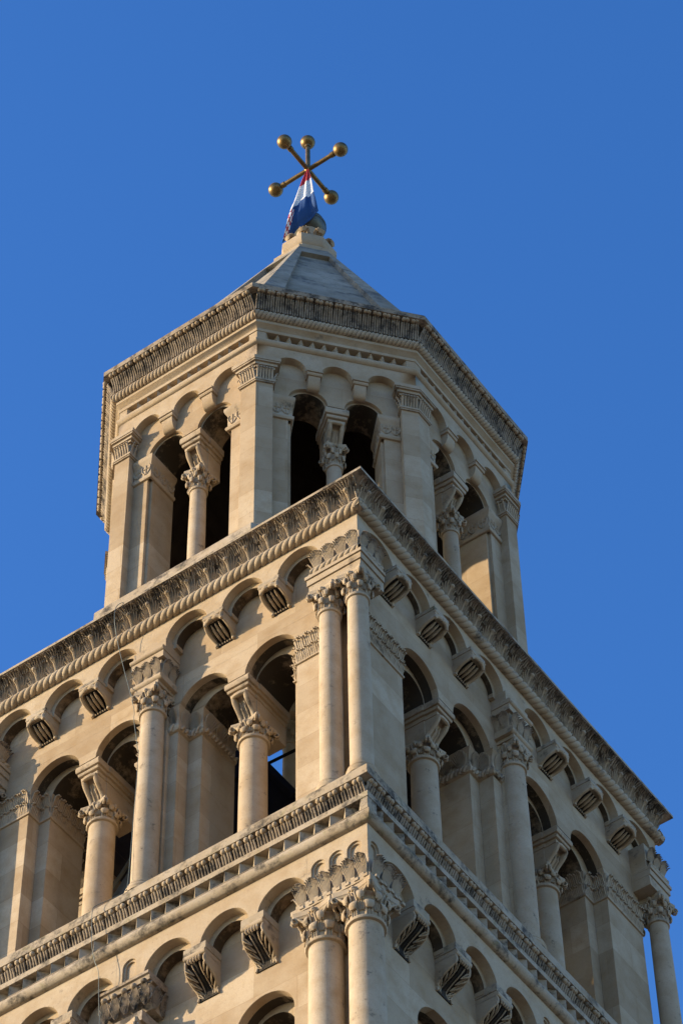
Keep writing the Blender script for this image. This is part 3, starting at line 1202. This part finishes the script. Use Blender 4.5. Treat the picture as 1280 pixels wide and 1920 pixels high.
C2 = {0: [.59, 1.44, 2.29], 1: [.60, 1.475, 2.355, 3.23]}
R2 = {0: .36, 1: .345}
NICHE = {0: [2.82, 3.08, 3.34], 1: [3.70]}
ZF = -7.36
KB2 = {0: [1.015, 1.87], 1: [1.04, 1.92, 2.80]}
wd2 = {0: 3.55, 1: 3.56}
D2 = 3.845
fz = Mesh()
for fr in FACES:
    k = fr.k % 2
    cs = sorted([-c for c in C2[k]] + C2[k])
    fops = [(c - R2[k], c + R2[k], ZF) for c in cs]
    if fr.k < 2:
        nu = NICHE[k]
        lim = 2.652 if k == 0 else 3.577
        sp = [(None, -lim, [-u for u in nu]), (-lim, -.20, None), (-.20, .20, [0.0]), (.20, lim, None), (lim, None, nu)]
        for a, b, us in sp:
            if us is None:
                arched_wall(fz, fr, D2, D2 - .14, ZF - .02, -6.55, [o for o in fops if o[0] > a - .01 and o[1] < b + .01], (a, b), n=18)
            else:
                r_ = .104 if k == 0 else .085
                arched_wall(fz, fr, D2, D2 - .024, ZF - .02, -6.55, [(u - r_, u + r_, -7.075) for u in us], (a, b), n=12)
                arched_wall(fz, fr, D2 - .0242, D2 - .050, ZF - .02, -6.55, [(u - r_ + .03, u + r_ - .03, -7.075) for u in us], (a, b), n=12)
                arched_wall(fz, fr, D2 - .0502, D2 - .14, ZF - .02, -6.55, [], (a, b))
    else:
        arched_wall(fz, fr, D2, D2 - .14, ZF - .02, -6.55, fops, None, n=18)
    r2 = R2[k] - .085
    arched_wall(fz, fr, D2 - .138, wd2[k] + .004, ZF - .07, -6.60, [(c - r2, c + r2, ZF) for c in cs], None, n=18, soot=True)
fz.build('arched_frieze', [M_PLAIN, M_DARK, M_STAIN], TOWER)
cb_a = corbel_mesh(.335, .315, .06, -.125, -.56, 'acanthus')
first = True
for fr in FACES[:2]:
    for c in KB2[fr.k]:
        for sg in (-1, 1):
            place(cb_a, fr.mat(sg * c, wd2[fr.k] + .003, -7.405), None, first)
            first = False

ZS2 = -8.78
OUT2 = {0: [(.35, 1.20), (1.42, 2.26)], 1: [(.40, 1.34), (1.55, 2.50)]}
INN2 = {0: [(.55, 1.16), (1.46, 2.10)], 1: [(.6, 1.30), (1.6, 2.32)]}
w2 = Mesh()
ZB2 = -12.6
for fr in FACES:
    k = fr.k % 2
    wd = wd2[k]
    arched_wall(w2, fr, wd, wd - .12, ZB2, -7.0, sym(OUT2[k], ZS2), None, hang=.4)
    arched_wall(w2, fr, wd - .1203, wd - .25, ZB2, -7.0, sym(OUT2[k], ZS2), None, hang=.4, soot=True)
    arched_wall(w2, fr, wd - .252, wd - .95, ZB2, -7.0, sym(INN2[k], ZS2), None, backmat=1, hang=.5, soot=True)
w2.build('lower_wall', [M_WALL, M_DARK, M_SMOKE], TOWER)
COL2 = colonnette(.19, 2.45, .36, .215, .17, -.52, .43, .64)
first = True
for fr in FACES:
    for sg in (-1, 1):
        place(COL2, fr.mat(sg * (1.31 if fr.k % 2 == 0 else 1.445), 3.08 + .07, -12.3), None, first)
        first = False
CC2 = shaft_mesh(.215, .205, 4.05, M_SHAFT, 'column')
cp = capital_mesh(.205, .52, .285, M_CARVE, parent=CC2)
cp.location = (0, 0, 4.05)
base_mesh(.215, M_PLAIN, CC2)
first = True
for sx, sy in ((1, -1), (1, 1), (-1, -1), (-1, 1)):
    place(CC2, Matrix.Translation((sx * 3.395, sy * 3.72, -12.42)), None, first)
    first = False
    place(CC2, Matrix.Translation((sx * 2.83, sy * 3.72, -12.42)))
# mid columns of the lower storey
for fr in FACES:
    place(CC2, fr.mat(0, 3.72, -12.75))
def carve2(mb, sx, sy):
    for fr in FACES[:2]:
        if (fr.k == 0 and sy > 0) or (fr.k == 1 and sx < 0):
            continue
        a, b = (2.54, 3.58) if fr.k == 0 else (3.30, 3.89)
        sg = sx if fr.k == 0 else sy
        u0, u1 = (a, b) if sg > 0 else (-b, -a)
        palmette_band(mb, fr, u0, u1, 3.885, -7.70, 3.975, -7.385, .178)
        n = int((u1 - u0) / .12)
        for i in range(n):
            c = u0 + (i + .5) * (u1 - u0) / n
            mb.box(fr, c - .03, c + .03, 3.86, 3.958, -7.743, -7.695)
            mb.box(fr, c + .03, c + .088, 3.90, 3.972, -7.79, -7.7455)
    if sy < 0:
        palmette_band(mb, lambda u, d, z: (sx * (2.56 - (d - 3.8)), -(3.88 - u), z), 0.0, .32, 3.80, -7.70, 3.87, -7.385, .2)


corner_blocks([(2.53, 3.60, 3.93, -7.90, -7.82), (2.50, 3.63, 3.96, -7.82, -7.745), (2.56, 3.57, 3.885, -7.745, -7.405)], carve2)
# carved bracket block over the middle columns: slab and a band of swirling leaves
for fr in FACES:
    k2 = Mesh()
    wd = wd2[fr.k % 2]
    k2.extrude(fr, [(wd - .05, -7.41), (3.93, -7.41), (3.93, -7.455), (3.905, -7.465), (3.89, -7.53), (wd - .05, -7.53)], -.37, .37)
    k2.extrude(fr, [(wd - .05, -7.53), (3.84, -7.53), (3.86, -7.65), (3.83, -7.80), (3.76, -7.90), (wd - .05, -7.93)], -.33, .33)
    k2.box(fr, -.24, .24, wd - .05, 3.83, -8.02, -7.93)
    k2.box(fr, -.30, .30, wd - .05, 3.92, -8.18, -8.02)
    for i in range(5 if fr.k < 2 else 0):
        c = -.30 + .6 * i / 4
        fan_leaf(k2, fr, Vector((c, 3.86)), Vector((1, 0)), Vector((0, 1)), .17, -7.90, -7.56, .05)
        k2.ball(fr(c, 3.92, -7.56), .045, 9, 6, (1, 1, .8))
        for j in range(3):
            th0 = random.uniform(0, 6)
            path = []
            for q in range(8):
                th = th0 + q * .55
                r = .065 - .006 * q
                path.append(fr(c + .04 + r * cos(th), 3.885 - .012 * j, -7.70 - .07 * (j - 1) + r * sin(th)))
            k2.tube(path, [(.013, .016)] * 8, Vector(fr(0, 1, 0)) - Vector(fr(0, 0, 0)), n=5)
    for sg in ((-1, 1) if fr.k < 2 else ()):
        for j in range(2):
            fan_leaf(k2, lambda u, d, z, sg=sg, fr=fr: fr(sg * (.33 + (d - 3.8)), 3.82 - u, z), Vector((.08 + .16 * j, 3.8)), Vector((1, 0)), Vector((0, 1)), .17, -7.90, -7.56, .05)
    k2.build('bracket_block', M_SOOT, TOWER, angle=40)

# lower shaft of the tower down to the street
ls = Mesh()
ring4(ls, [(3.9, -12.6), (4.0, -12.62), (4.0, -12.9), (3.86, -12.95), (3.86, -19.5), (4.05, -19.55), (4.05, -19.9), (3.95, -19.95), (3.95, -27), (4.15, -27.05), (4.15, -27.4), (4.05, -27.45), (4.05, ZG + 1.6), (4.3, ZG + 1.5), (4.3, ZG)])
ls.face(ls.pts([(3.59, 3.9, -12.6), (-3.59, 3.9, -12.6), (-3.59, -3.9, -12.6), (3.59, -3.9, -12.6)]))
ls.build('shaft_wall', M_WALL, TOWER)

# ================================================================== lantern (eight sides)
lw = Mesh()
lopen = [(-.76, -.17), (.17, .76)]
DP, DW = 3.28, 3.135
for fc in FACETS:
    arched_wall(lw, fc, DW, DW - .055, .0, 5.9, [(a - .055 if a < 0 and abs(a) > .5 else a - .05, b + .05, 4.70) for a, b in [(-.74, -.19), (.19, .74)]], None, n=16, hang=.5)
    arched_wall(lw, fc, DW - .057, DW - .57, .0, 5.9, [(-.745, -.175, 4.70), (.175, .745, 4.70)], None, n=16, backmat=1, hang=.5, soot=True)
lw.build('lantern_wall', [M_WALL, M_DARK, M_SMOKE], TOWER)
# upper band with frieze arches
lf = Mesh()
for fc in FACETS:
    arched_wall(lf, fc, DP - .02, DW - .002, 5.335, 5.80, [(c - .252, c + .252, 5.345) for c in (-.77, 0, .77)], None, n=14)
lf.build('lantern_frieze', M_PLAIN, TOWER)
le = Mesh()
ring8(le, [(3.1, 5.79), (3.26, 5.79)] + [(d, z) for d, z in roll(3.232, 5.882, .082, 8)] + [(3.0, 5.969)])
ring8(le, [(3.0, 6.145), (3.272, 6.145), (3.278, 6.15), (3.278, 6.215), (3.262, 6.22), (3.262, 6.225), (3.32, 6.30), (3.335, 6.31), (3.335, 6.375), (3.1, 6.375)])
for fc in FACETS:
    dogtooth(le, fc, -1.19, 1.19, 3.10, 3.268, 5.965, 6.148, .205)
    for sg in (-1, 1):
        u0, u1 = sorted((sg * 1.19, sg * fc.hw(3.266)))
        le.box(fc, u0, u1, 3.05, 3.266, 5.965, 6.147)
le.build('dogtooth_course', M_PLAIN, TOWER)
lr = Mesh()
for fc in FACETS:
    h = fc.hw(3.40)
    rope(lr, fc, -h, h, 3.335, 6.47, .095, .070)
ring8(lr, [(3.2, 6.37), (3.335, 6.37), (3.335, 6.57), (3.2, 6.57)])
lr.build('rope_moulding', M_CARVE, TOWER)
lc = Mesh()
for fc in FACETS:
    h = fc.hw(3.40)
    bulb_band(lc, fc, -h, h, 3.36, 6.555, 3.555, 6.93, .163, .038)
nb = len(lc.f)
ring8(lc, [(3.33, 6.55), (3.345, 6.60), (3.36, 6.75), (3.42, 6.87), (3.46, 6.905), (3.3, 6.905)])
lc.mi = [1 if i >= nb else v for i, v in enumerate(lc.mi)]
lc.build('leaf_cornice', [M_TIPS, M_BACKING, M_CARVE], TOWER, angle=45)
ce = Mesh()
ring8(ce, [(3.2, 6.90), (3.55, 6.90), (3.575, 6.905), (3.575, 7.02), (3.56, 7.035), (3.0, 7.06)])
ce.build('cornice_edge', M_SOOT, TOWER)

# plinth
pl = Mesh()
ring8(pl, [(3.45, -.02), (3.42, 1.08), (3.40, 1.12), (3.35, 1.15), (3.35, 1.19), (3.30, 1.24), (3.05, 1.24)])
pl.build('plinth', M_EDGE, TOWER)

# pilasters at the eight corners
for k in range(8):
    fa, fb_ = FACETS[(k - 1) % 8], FACETS[k]
    pm = Mesh()

    def wrap(prof_off, za, zb_, win):
        """solid round the corner: offset profile, from inner edge -win.. on both facets"""
        for (o, z0, z1, wi) in prof_off:
            d = DP + o
            P = [fa(fa.hw(3.25) - wi, DW - .01, 0), fa(fa.hw(3.25) - wi, d, 0), fa(fa.hw(d), d, 0), fb_(-fb_.hw(3.25) + wi, d, 0), fb_(-fb_.hw(3.25) + wi, DW - .01, 0), fa(fa.hw(DW - .01), DW - .01, 0)]
            R = pm.grid([[(p[0], p[1], z0) for p in P], [(p[0], p[1], z1) for p in P]], close_v=True)
            pm.face(R[0][::-1])
            pm.face(R[1])
    wrap([(0, 1.20, 4.79, .27)], 0, 0, 0)
    o = pm.build('pilaster', M_WALL, TOWER)
    pm = Mesh()
    wrap([(.025, 4.77, 4.80, .29), (.035, 4.80, 4.845, .305), (.0, 4.845, 5.12, .275), (.03, 5.12, 5.17, .30), (.055, 5.17, 5.235, .335),
          (.085, 5.235, 5.27, .37), (.095, 5.27, 5.352, .385)], 0, 0, 0)
    for (fc, sg) in ((fa, 1), (fb_, -1)):
        e0, e1 = fc.hw(3.25) - .27, fc.hw(DP)
        n = 6
        for i in range(n):
            u = sg * (e0 + (e1 - e0) * (i + .5) / n)
            P = [fc(u, DP + .006, 4.85), fc(u, DP + .018, 4.96), fc(u, DP + .045, 5.06), fc(u, DP + .07, 5.11), fc(u, DP + .075, 5.07)]
            tdir = Vector(fc(1, 3, 0)) - Vector(fc(0, 3, 0))
            pm.tube(P, [(.017, .013), (.018, .014), (.021, .018), (.021, .018), (.01, .01)], tdir, n=6)
        for j in range(2):
            u = sg * (e0 - .005)
            y = DW + .05 + .08 * j
            P = [fc(u, y, 4.85), fc(u - sg * .015, y, 4.97), fc(u - sg * .05, y, 5.07), fc(u - sg * .07, y, 5.10), fc(u - sg * .07, y, 5.06)]
            pm.tube(P, [(.018, .013)] * 4 + [(.01, .01)], Vector(fc(0, 1, 0)) - Vector(fc(0, 0, 0)), n=6)
    pm.build('pilaster_capital', M_CARVE, o)

# jamb imposts with a carved band of crosses and sprigs
for fc in FACETS:
    for sg in (-1, 1):
        li = Mesh()
        plan = [(.745, 2.57), (.745, DW), (1.06, DW)]
        if sg < 0:
            plan = [(-u, d) for u, d in plan][::-1]
        plan_moulding(li, fc, plan, [(0, 4.12), (.03, 4.125), (.045, 4.16), (.04, 4.20), (.016, 4.235), (.016, 4.50), (.05, 4.56), (.062, 4.60), (.062, 4.665), (.0, 4.68)])
        for p, q in zip(plan[:-1], plan[1:]):
            if 3 < fc.k < 7:
                break
            a, b = Vector(p), Vector(q)
            L = (b - a).length
            t = (b - a) / L
            nv = Vector((-t.y, t.x))
            n = max(1, round(L / .2))
            s3 = Vector(fc(*(a + t), 0)) - Vector(fc(*a, 0))
            for i in range(n):
                c = a + t * (L / n * (i + .5)) + nv * .02
                li.tube([fc(*c, 4.25), fc(*c, 4.48)], (.012, .010), s3, n=4)
                li.tube([fc(*(c - t * .045), 4.39), fc(*(c + t * .045), 4.39)], (.010, .012), (0, 0, 1), n=4)
                for s_ in (-1, 1):
                    P = [fc(*(c + t * s_ * .02), 4.26), fc(*(c + t * s_ * .065), 4.33), fc(*(c + t * s_ * .085), 4.42), fc(*(c + t * s_ * .06), 4.48)]
                    li.tube(P, [(.009, .010), (.014, .012), (.014, .012), (.006, .008)], s3, n=5)
        li.build('impost_moulding', M_CARVE, TOWER)

# lantern corbels (plain) and colonnettes
kb = Mesh()
kb.box(LOCAL, -.135, .135, -.01, .165, -.035, .0)
kb.extrude(LOCAL, [(-.01, -.035), (.145, -.035), (.15, -.075), (.135, -.10), (-.01, -.10)], -.128, .128)
kb.extrude(LOCAL, [(-.01, -.10)] + [(.115 * cos(t) ** .8 + .003, -.10 - .25 * sin(t)) for t in [j / 8 * pi / 2 * .99 for j in range(9)]] + [(-.01, -.35)], -.10, .10)
KB = kb.build('corbel', M_PLAIN, TOWER, offset=False)
first = True
for fc in FACETS:
    for sg in (-1, 1):
        place(KB, fc.mat(sg * .385, DW, 5.338), None, first)
        first = False
COLL = shaft_mesh(.128, .122, 2.15, M_SHAFT, 'colonnette')
cp = capital_mesh(.122, .50, .17, M_CARVE, parent=COLL)
cp.location = (0, 0, 2.15)
ib = impost_block(COLL, .165, -.33, .28, .78)
ib.location = (0, 0, 2.65)
base_mesh(.128, M_PLAIN, COLL)
first = True
for fc in FACETS:
    place(COLL, fc.mat(0, 2.885, 1.26), None, first)
    first = False

# dark interior ceiling
ic = Mesh()
ring8(ic, [(2.6, 5.6), (2.0, 6.6), (1.0, 8.5), (.3, 9.5)])
ic.build('ceiling', M_DARK, TOWER)

# ------------------------------------------------------------------ roof
rf = Mesh()
RA, RZ0, RZ1, RT = 3.36, 7.05, 12.85, .66


def ap(t):
    return RA + (RT - RA) * t


def ov(a):
    """roof octagon: shrinks towards the axis in proportion"""
    k = a / 3.575
    return [(x * k, y * k) for x, y in overts(3.575)]


for k in range(8):
    def rp_(s, t, lift=0.0):
        v = ov(ap(t))
        p, q = Vector(v[k]), Vector(v[(k + 1) % 8])
        c = p.lerp(q, s)
        nrm = Vector(((q - p).y, -(q - p).x)).normalized()
        return (c.x - nrm.x * lift * .92, c.y - nrm.y * lift * .92, RZ0 + (RZ1 - RZ0) * t - lift * .4)
    # frame of each facet stands proud of a sunk panel
    e0, e1, tb, tt = .15, .85, -.0, .90
    n = 10
    for (s0, s1) in ((0, e0), (e1, 1)):
        rf.grid([[rp_(s0, tb + (1 - tb) * j / n), rp_(s1, tb + (1 - tb) * j / n)] for j in range(n + 1)])
    rf.grid([[rp_(e0, tt), rp_(e1, tt)], [rp_(e0, 1), rp_(e1, 1)]])
    rf.grid([[rp_(e0, tt * j / n, .085), rp_(e1, tt * j / n, .085)] for j in range(n + 1)])
    for e in (e0, e1):
        rf.grid([[rp_(e, tt * j / n), rp_(e, tt * j / n, .085)] for j in range(n + 1)])
    rf.grid([[rp_(e0, tt), rp_(e1, tt)], [rp_(e0, tt, .085), rp_(e1, tt, .085)]])
ROOF = rf.build('roof', M_ROOF, TOWER)


def ringo(mb, prof):
    mb.grid([[(x, y, z) for x, y in ov(a)] for a, z in prof], close_v=True)


st = Mesh()
ringo(st, [(.672, 12.80), (.672, 12.90), (.60, 12.95), (.57, 12.97), (.53, 13.12), (.49, 13.13), (.47, 13.25)])
ringo(st, [(.44, 13.22), (.465, 13.24), (.50, 13.30), (.51, 13.42), (.51, 13.54), (.49, 13.575), (.1, 13.60)])
c1 = st.build('roof_collar', M_PLAIN, ROOF)
# curled stone leaves on the collar
lv = Mesh()
for k in range(8):
    a = pi / 8 + k * pi / 4
    ca, sa = cos(a), sin(a)
    P = [(.27 * ca, .27 * sa, 13.56), (.29 * ca, .29 * sa, 13.74), (.33 * ca, .33 * sa, 13.87), (.40 * ca, .40 * sa, 13.90), (.45 * ca, .45 * sa, 13.84), (.42 * ca, .42 * sa, 13.78)]
    lv.tube(P, [(.08, .03), (.095, .032), (.105, .036), (.10, .036), (.08, .03), (.04, .02)], (-sa, ca, 0), n=8)
    for s_ in (-1, 0, 1):
        t = Vector((-sa, ca, 0)) * (s_ * .055)
        lv.tube([Vector((.30 * ca, .30 * sa, 13.6)) + t * .7, Vector((.32 * ca, .32 * sa, 13.75)) + t, Vector((.36 * ca, .36 * sa, 13.89)) + t, Vector((.44 * ca, .44 * sa, 13.91)) + t],
                [(.014, .02)] * 4, (-sa, ca, 0), n=5)
lv.lathe([(.28, 13.56), (.26, 13.7), (.24, 13.85), (.22, 14.25), (.0, 14.3)], n=20)
lv.build('finial_leaf', M_CARVE, ROOF)

# ================================================================== cross with globe
CROSS = bpy.data.objects.new('cross', None)
COL.objects.link(CROSS)
CROSS.location = (0, 0, 14.25)
tag(CROSS, 'aged gilt metal cross with ball ends on a globe at the roof tip', 'cross')
ZX = 16.57
gm = Mesh()
gm.ball((0, 0, .29), .32, 28, 16)
gm.lathe([(.323, .26), (.332, .28), (.332, .30), (.323, .32)], n=28)
gm.build('globe', M_COPPER, CROSS)
sm = Mesh()
sm.lathe([(.046, .5), (.046, ZX - 14.25 + .80), (.06, ZX - 14.25 + .80), (.06, ZX - 14.25 + .86), (.048, ZX - 14.25 + .86), (.048, ZX - 14.25 + .9)], n=14)
sm.ball((0, 0, ZX - 14.25), .072, 12, 8)
sm.build('stem', M_BRONZE, CROSS)
tips = [(0, 0, 1.0)]
for k in range(4):
    a = k * pi / 2
    e = Vector((cos(a), sin(a), 0))
    t = e.orthogonal()
    am = Mesh()
    z = ZX - 14.25
    am.tube([Vector((0, 0, z)), e * .66 + Vector((0, 0, z))], (.045, .045), (0, 0, 1), n=14)
    am.tube([e * .53 + Vector((0, 0, z)), e * .60 + Vector((0, 0, z))], (.058, .058), (0, 0, 1), n=14)
    am.build('arm', M_BRONZE, CROSS)
    bm_ = Mesh()
    c = e * .75
    bm_.ball((c.x, c.y, z), .142, 24, 14)
    bm_.build('ball', M_BRONZE, CROSS)
bm_ = Mesh()
bm_.ball((0, 0, ZX - 14.25 + 1.0), .142, 24, 14)
bm_.build('ball', M_BRONZE, CROSS)

# ================================================================== flag
Lp = [(0.012, -0.065, 16.479), (-0.022, -0.161, 16.012), (-0.037, -0.268, 15.498), (-0.052, -0.352, 15.064), (-0.079, -0.419, 14.68), (-0.139, -0.46, 14.205), (-0.231, -0.427, 13.929), (-0.304, -0.392, 13.794)]
Rp = [(0.037, -0.047, 16.511), (0.102, -0.076, 16.172), (0.17, -0.126, 15.836), (0.232, -0.168, 15.43), (0.281, -0.195, 15.069), (0.31, -0.199, 14.851), (0.341, -0.202, 14.657), (0.362, -0.187, 14.496)]


def curve(P, t):
    x = t * (len(P) - 1)
    i = min(int(x), len(P) - 2)
    return Vector(P[i]).lerp(Vector(P[i + 1]), x - i)


FN, FM = 42, 64
nfl = Vector((sin(radians(34.6)), -cos(radians(34.6)), 0))
rows = []
fmesh = Mesh()
for i in range(FM + 1):
    t = i / FM
    row = []
    for j in range(FN + 1):
        s = j / FN
        p = curve(Lp, t).lerp(curve(Rp, t), s)
        amp = .030 * min(1, t * 2.5)
        off = amp * (sin(s * 13 + t * 1.5) + .5 * sin(s * 23 - t * 3.0 + 1)) * (1.1 - .4 * t)
        p = p + nfl * (off + .07 * sin(pi * min(1, max(0, (t - .45) / .5))))
        row.append(tuple(p))
    rows.append(row)


def fcol(s, t):
    # stripes run aslant over the bunched cloth
    a = .25 - .05 * s
    b = .53 - .03 * s + (.10 * max(0, .35 - s) / .35)
    return 0 if t < a else (1 if t < b else 2)


R = [fmesh.pts(r) for r in rows]
back = [fmesh.pts([Vector(p) - nfl * .006 for p in r]) for r in rows]
for i in range(FM):
    for j in range(FN):
        s, t = (j + .5) / FN, (i + .5) / FM
        fmesh.mat = fcol(s, t)
        if t > .64 - s * .1 and t < .93 and s < .19 - .30 * max(0, t - .74):      # chequered shield at the fly edge
            ci, cj = int((t - .6) * 19), int(s * 17)
            fmesh.mat = 0 if (ci + cj) % 2 else 1
        fmesh.face((R[i][j], R[i][j + 1], R[i + 1][j + 1], R[i + 1][j]))
        fmesh.face((back[i][j], back[i + 1][j], back[i + 1][j + 1], back[i][j + 1]))
fl = fmesh.build('flag', [M_RED, M_WHITE, M_BLUE], None, angle=70)
tag(fl, 'red, white and blue flag with a chequered shield, hanging limp from the cross', 'flag')


# ================================================================== cables
def cable(name, paths, r, label):
    mb = Mesh()
    for P in paths:
        V = [Vector(p) for p in P]
        dense = []
        for i in range(len(V) - 1):                     # Catmull-Rom
            p0, p1, p2, p3 = V[max(i - 1, 0)], V[i], V[i + 1], V[min(i + 2, len(V) - 1)]
            for q in range(6):
                t = q / 6
                dense.append(.5 * ((2 * p1) + (p2 - p0) * t + (2 * p0 - 5 * p1 + 4 * p2 - p3) * t * t + (3 * p1 - p0 - 3 * p2 + p3) * t ** 3))
        dense.append(V[-1])
        mb.tube(dense, (r, r), (1, 0, 0), n=5)
    o = mb.build(name, M_WIRE)
    tag(o, label, 'cable')
    return o


cable('cable', [[(-.30, -3.9, .02), (-0.373, -4.01, -0.005), (-0.456, -4.04, -0.082), (-0.469, -4.04, -0.328), (-0.465, -3.95, -0.716), (-0.35, -3.9, -1.368), (-0.159, -3.88, -2.242), (-0.163, -3.85, -2.487), (-0.103, -3.82, -3.024), (-0.095, -3.80, -3.327), (-.09, -3.86, -5.5), (-.08, -3.92, -5.79)]],
      .0047, 'thin cable hanging over the leaf cornice below the lantern and down the middle column')
cable('cable', [[(-0.20, -3.88, -5.775), (-0.354, -3.91, -5.80), (-0.513, -3.97, -5.86), (-0.524, -4.0, -5.978), (-0.514, -4.0, -6.26), (-0.468, -4.02, -6.646), (-0.409, -4.02, -6.906), (-0.356, -4.0, -7.102), (-0.351, -3.98, -7.353), (-0.343, -3.95, -7.771), (-0.328, -3.95, -7.931), (-.32, -3.95, -9.5)],
                ],
      .0047, 'thin cable looped over the ledge at the foot of the open arcade')

# ================================================================== steel stair inside the belfry
STAIR = bpy.data.objects.new('steel_staircase', None)
COL.objects.link(STAIR)
STAIR.location = (0, 0, -5.8)
tag(STAIR, 'painted steel stair and beams inside the open belfry', 'staircase')


def beam(name, a, b, w, h, mat):
    mb = Mesh()
    mb.tube([Vector(a) - Vector((0, 0, -5.8)), Vector(b) - Vector((0, 0, -5.8))], (w, h), (0, 0, 1), n=4)
    return mb.build(name, mat, STAIR, angle=20)


for (a, b) in (((-2.4, -1.9, -3.6), (-1.0, -1.9, -1.6)), ((-2.4, -1.2, -3.6), (-1.0, -1.2, -1.6))):
    mb = Mesh()
    P = []
    for j in range(9):
        t = j / 8
        p = Vector(a).lerp(Vector(b), t) + Vector((0, 0, -.25 * sin(pi * t)))
        P.append(p + Vector((0, 0, 5.8)))
    mb.tube(P, (.11, .03), (0, 0, 1), n=6)
    mb.tube([p + Vector((0, 0, .35)) for p in P], (.03, .03), (0, 0, 1), n=6)
    mb.build('stringer', M_STEEL, STAIR)
tr = Mesh()
for j in range(9):
    t = (j + .5) / 9
    p = Vector((-2.4, -1.55, -3.6)).lerp(Vector((-1.0, -1.55, -1.6)), t) + Vector((0, 0, 5.8 - .25 * sin(pi * t)))
    tr.box(lambda u, d, z: (p.x + u, p.y + d, p.z + z), -.12, .12, -.33, .33, -.015, .015)
tr.build('stair_tread', M_STEEL, STAIR)
beam('beam', (-2.5, -1.0, -.72), (2.3, -1.0, -1.0), .035, .03, M_DKSTEEL)
beam('beam', (-2.5, -.2, -3.0), (2.5, -.2, -3.0), .09, .06, M_DKSTEEL)
beam('beam', (-2.5, 1.2, -3.0), (2.5, 1.2, -3.0), .09, .06, M_DKSTEEL)
beam('beam', (-1.6, -2.5, -1.4), (-1.6, 2.5, -1.4), .08, .06, M_DKSTEEL)
for y in (-1.04, -.3):
    beam('stringer', (-1.0, y, .76), (.42, y, -1.86), .075, .035, M_DKSTEEL)
fl_ = Mesh()
fl_.grid([[(-1.0, -1.03, 0.76 + 5.76), (-1.0, -.31, 0.76 + 5.76)], [(.42, -1.03, -1.86 + 5.76), (.42, -.31, -1.86 + 5.76)]])
fl_.grid([[(-1.0, -1.03, 0.76 + 5.80), (-1.0, -.31, 0.76 + 5.80)], [(.42, -1.03, -1.86 + 5.80), (.42, -.31, -1.86 + 5.80)]])
fl_.build('stair_soffit', M_DKSTEEL, STAIR)
pn_ = Mesh()
for y in (-1.0, -.985):
    pn_.face(pn_.pts([(-1.0, y, 0.76 + 5.8), (.42, y, -1.86 + 5.8), (.42, y, 3.80), (-1.0, y, 3.80)]))  # added dark panel, blocks the sky below the sloping flight
pn_.build('sky_blocking_panel', M_DKSTEEL, STAIR)
ld = Mesh()
ld.box(lambda u, d, z: (u, d, z), -1.2, 2.4, -1.02, 2.2, 3.80, 3.86)  # added plate, its dark underside fills the view below the flight
for q in range(5):
    ld.box(lambda u, d, z: (u, d, z), -1.2, 2.4, -.95 + q * .7, -.90 + q * .7, 3.68, 3.798)
ld.build('sky_blocking_landing', M_DKSTEEL, STAIR)
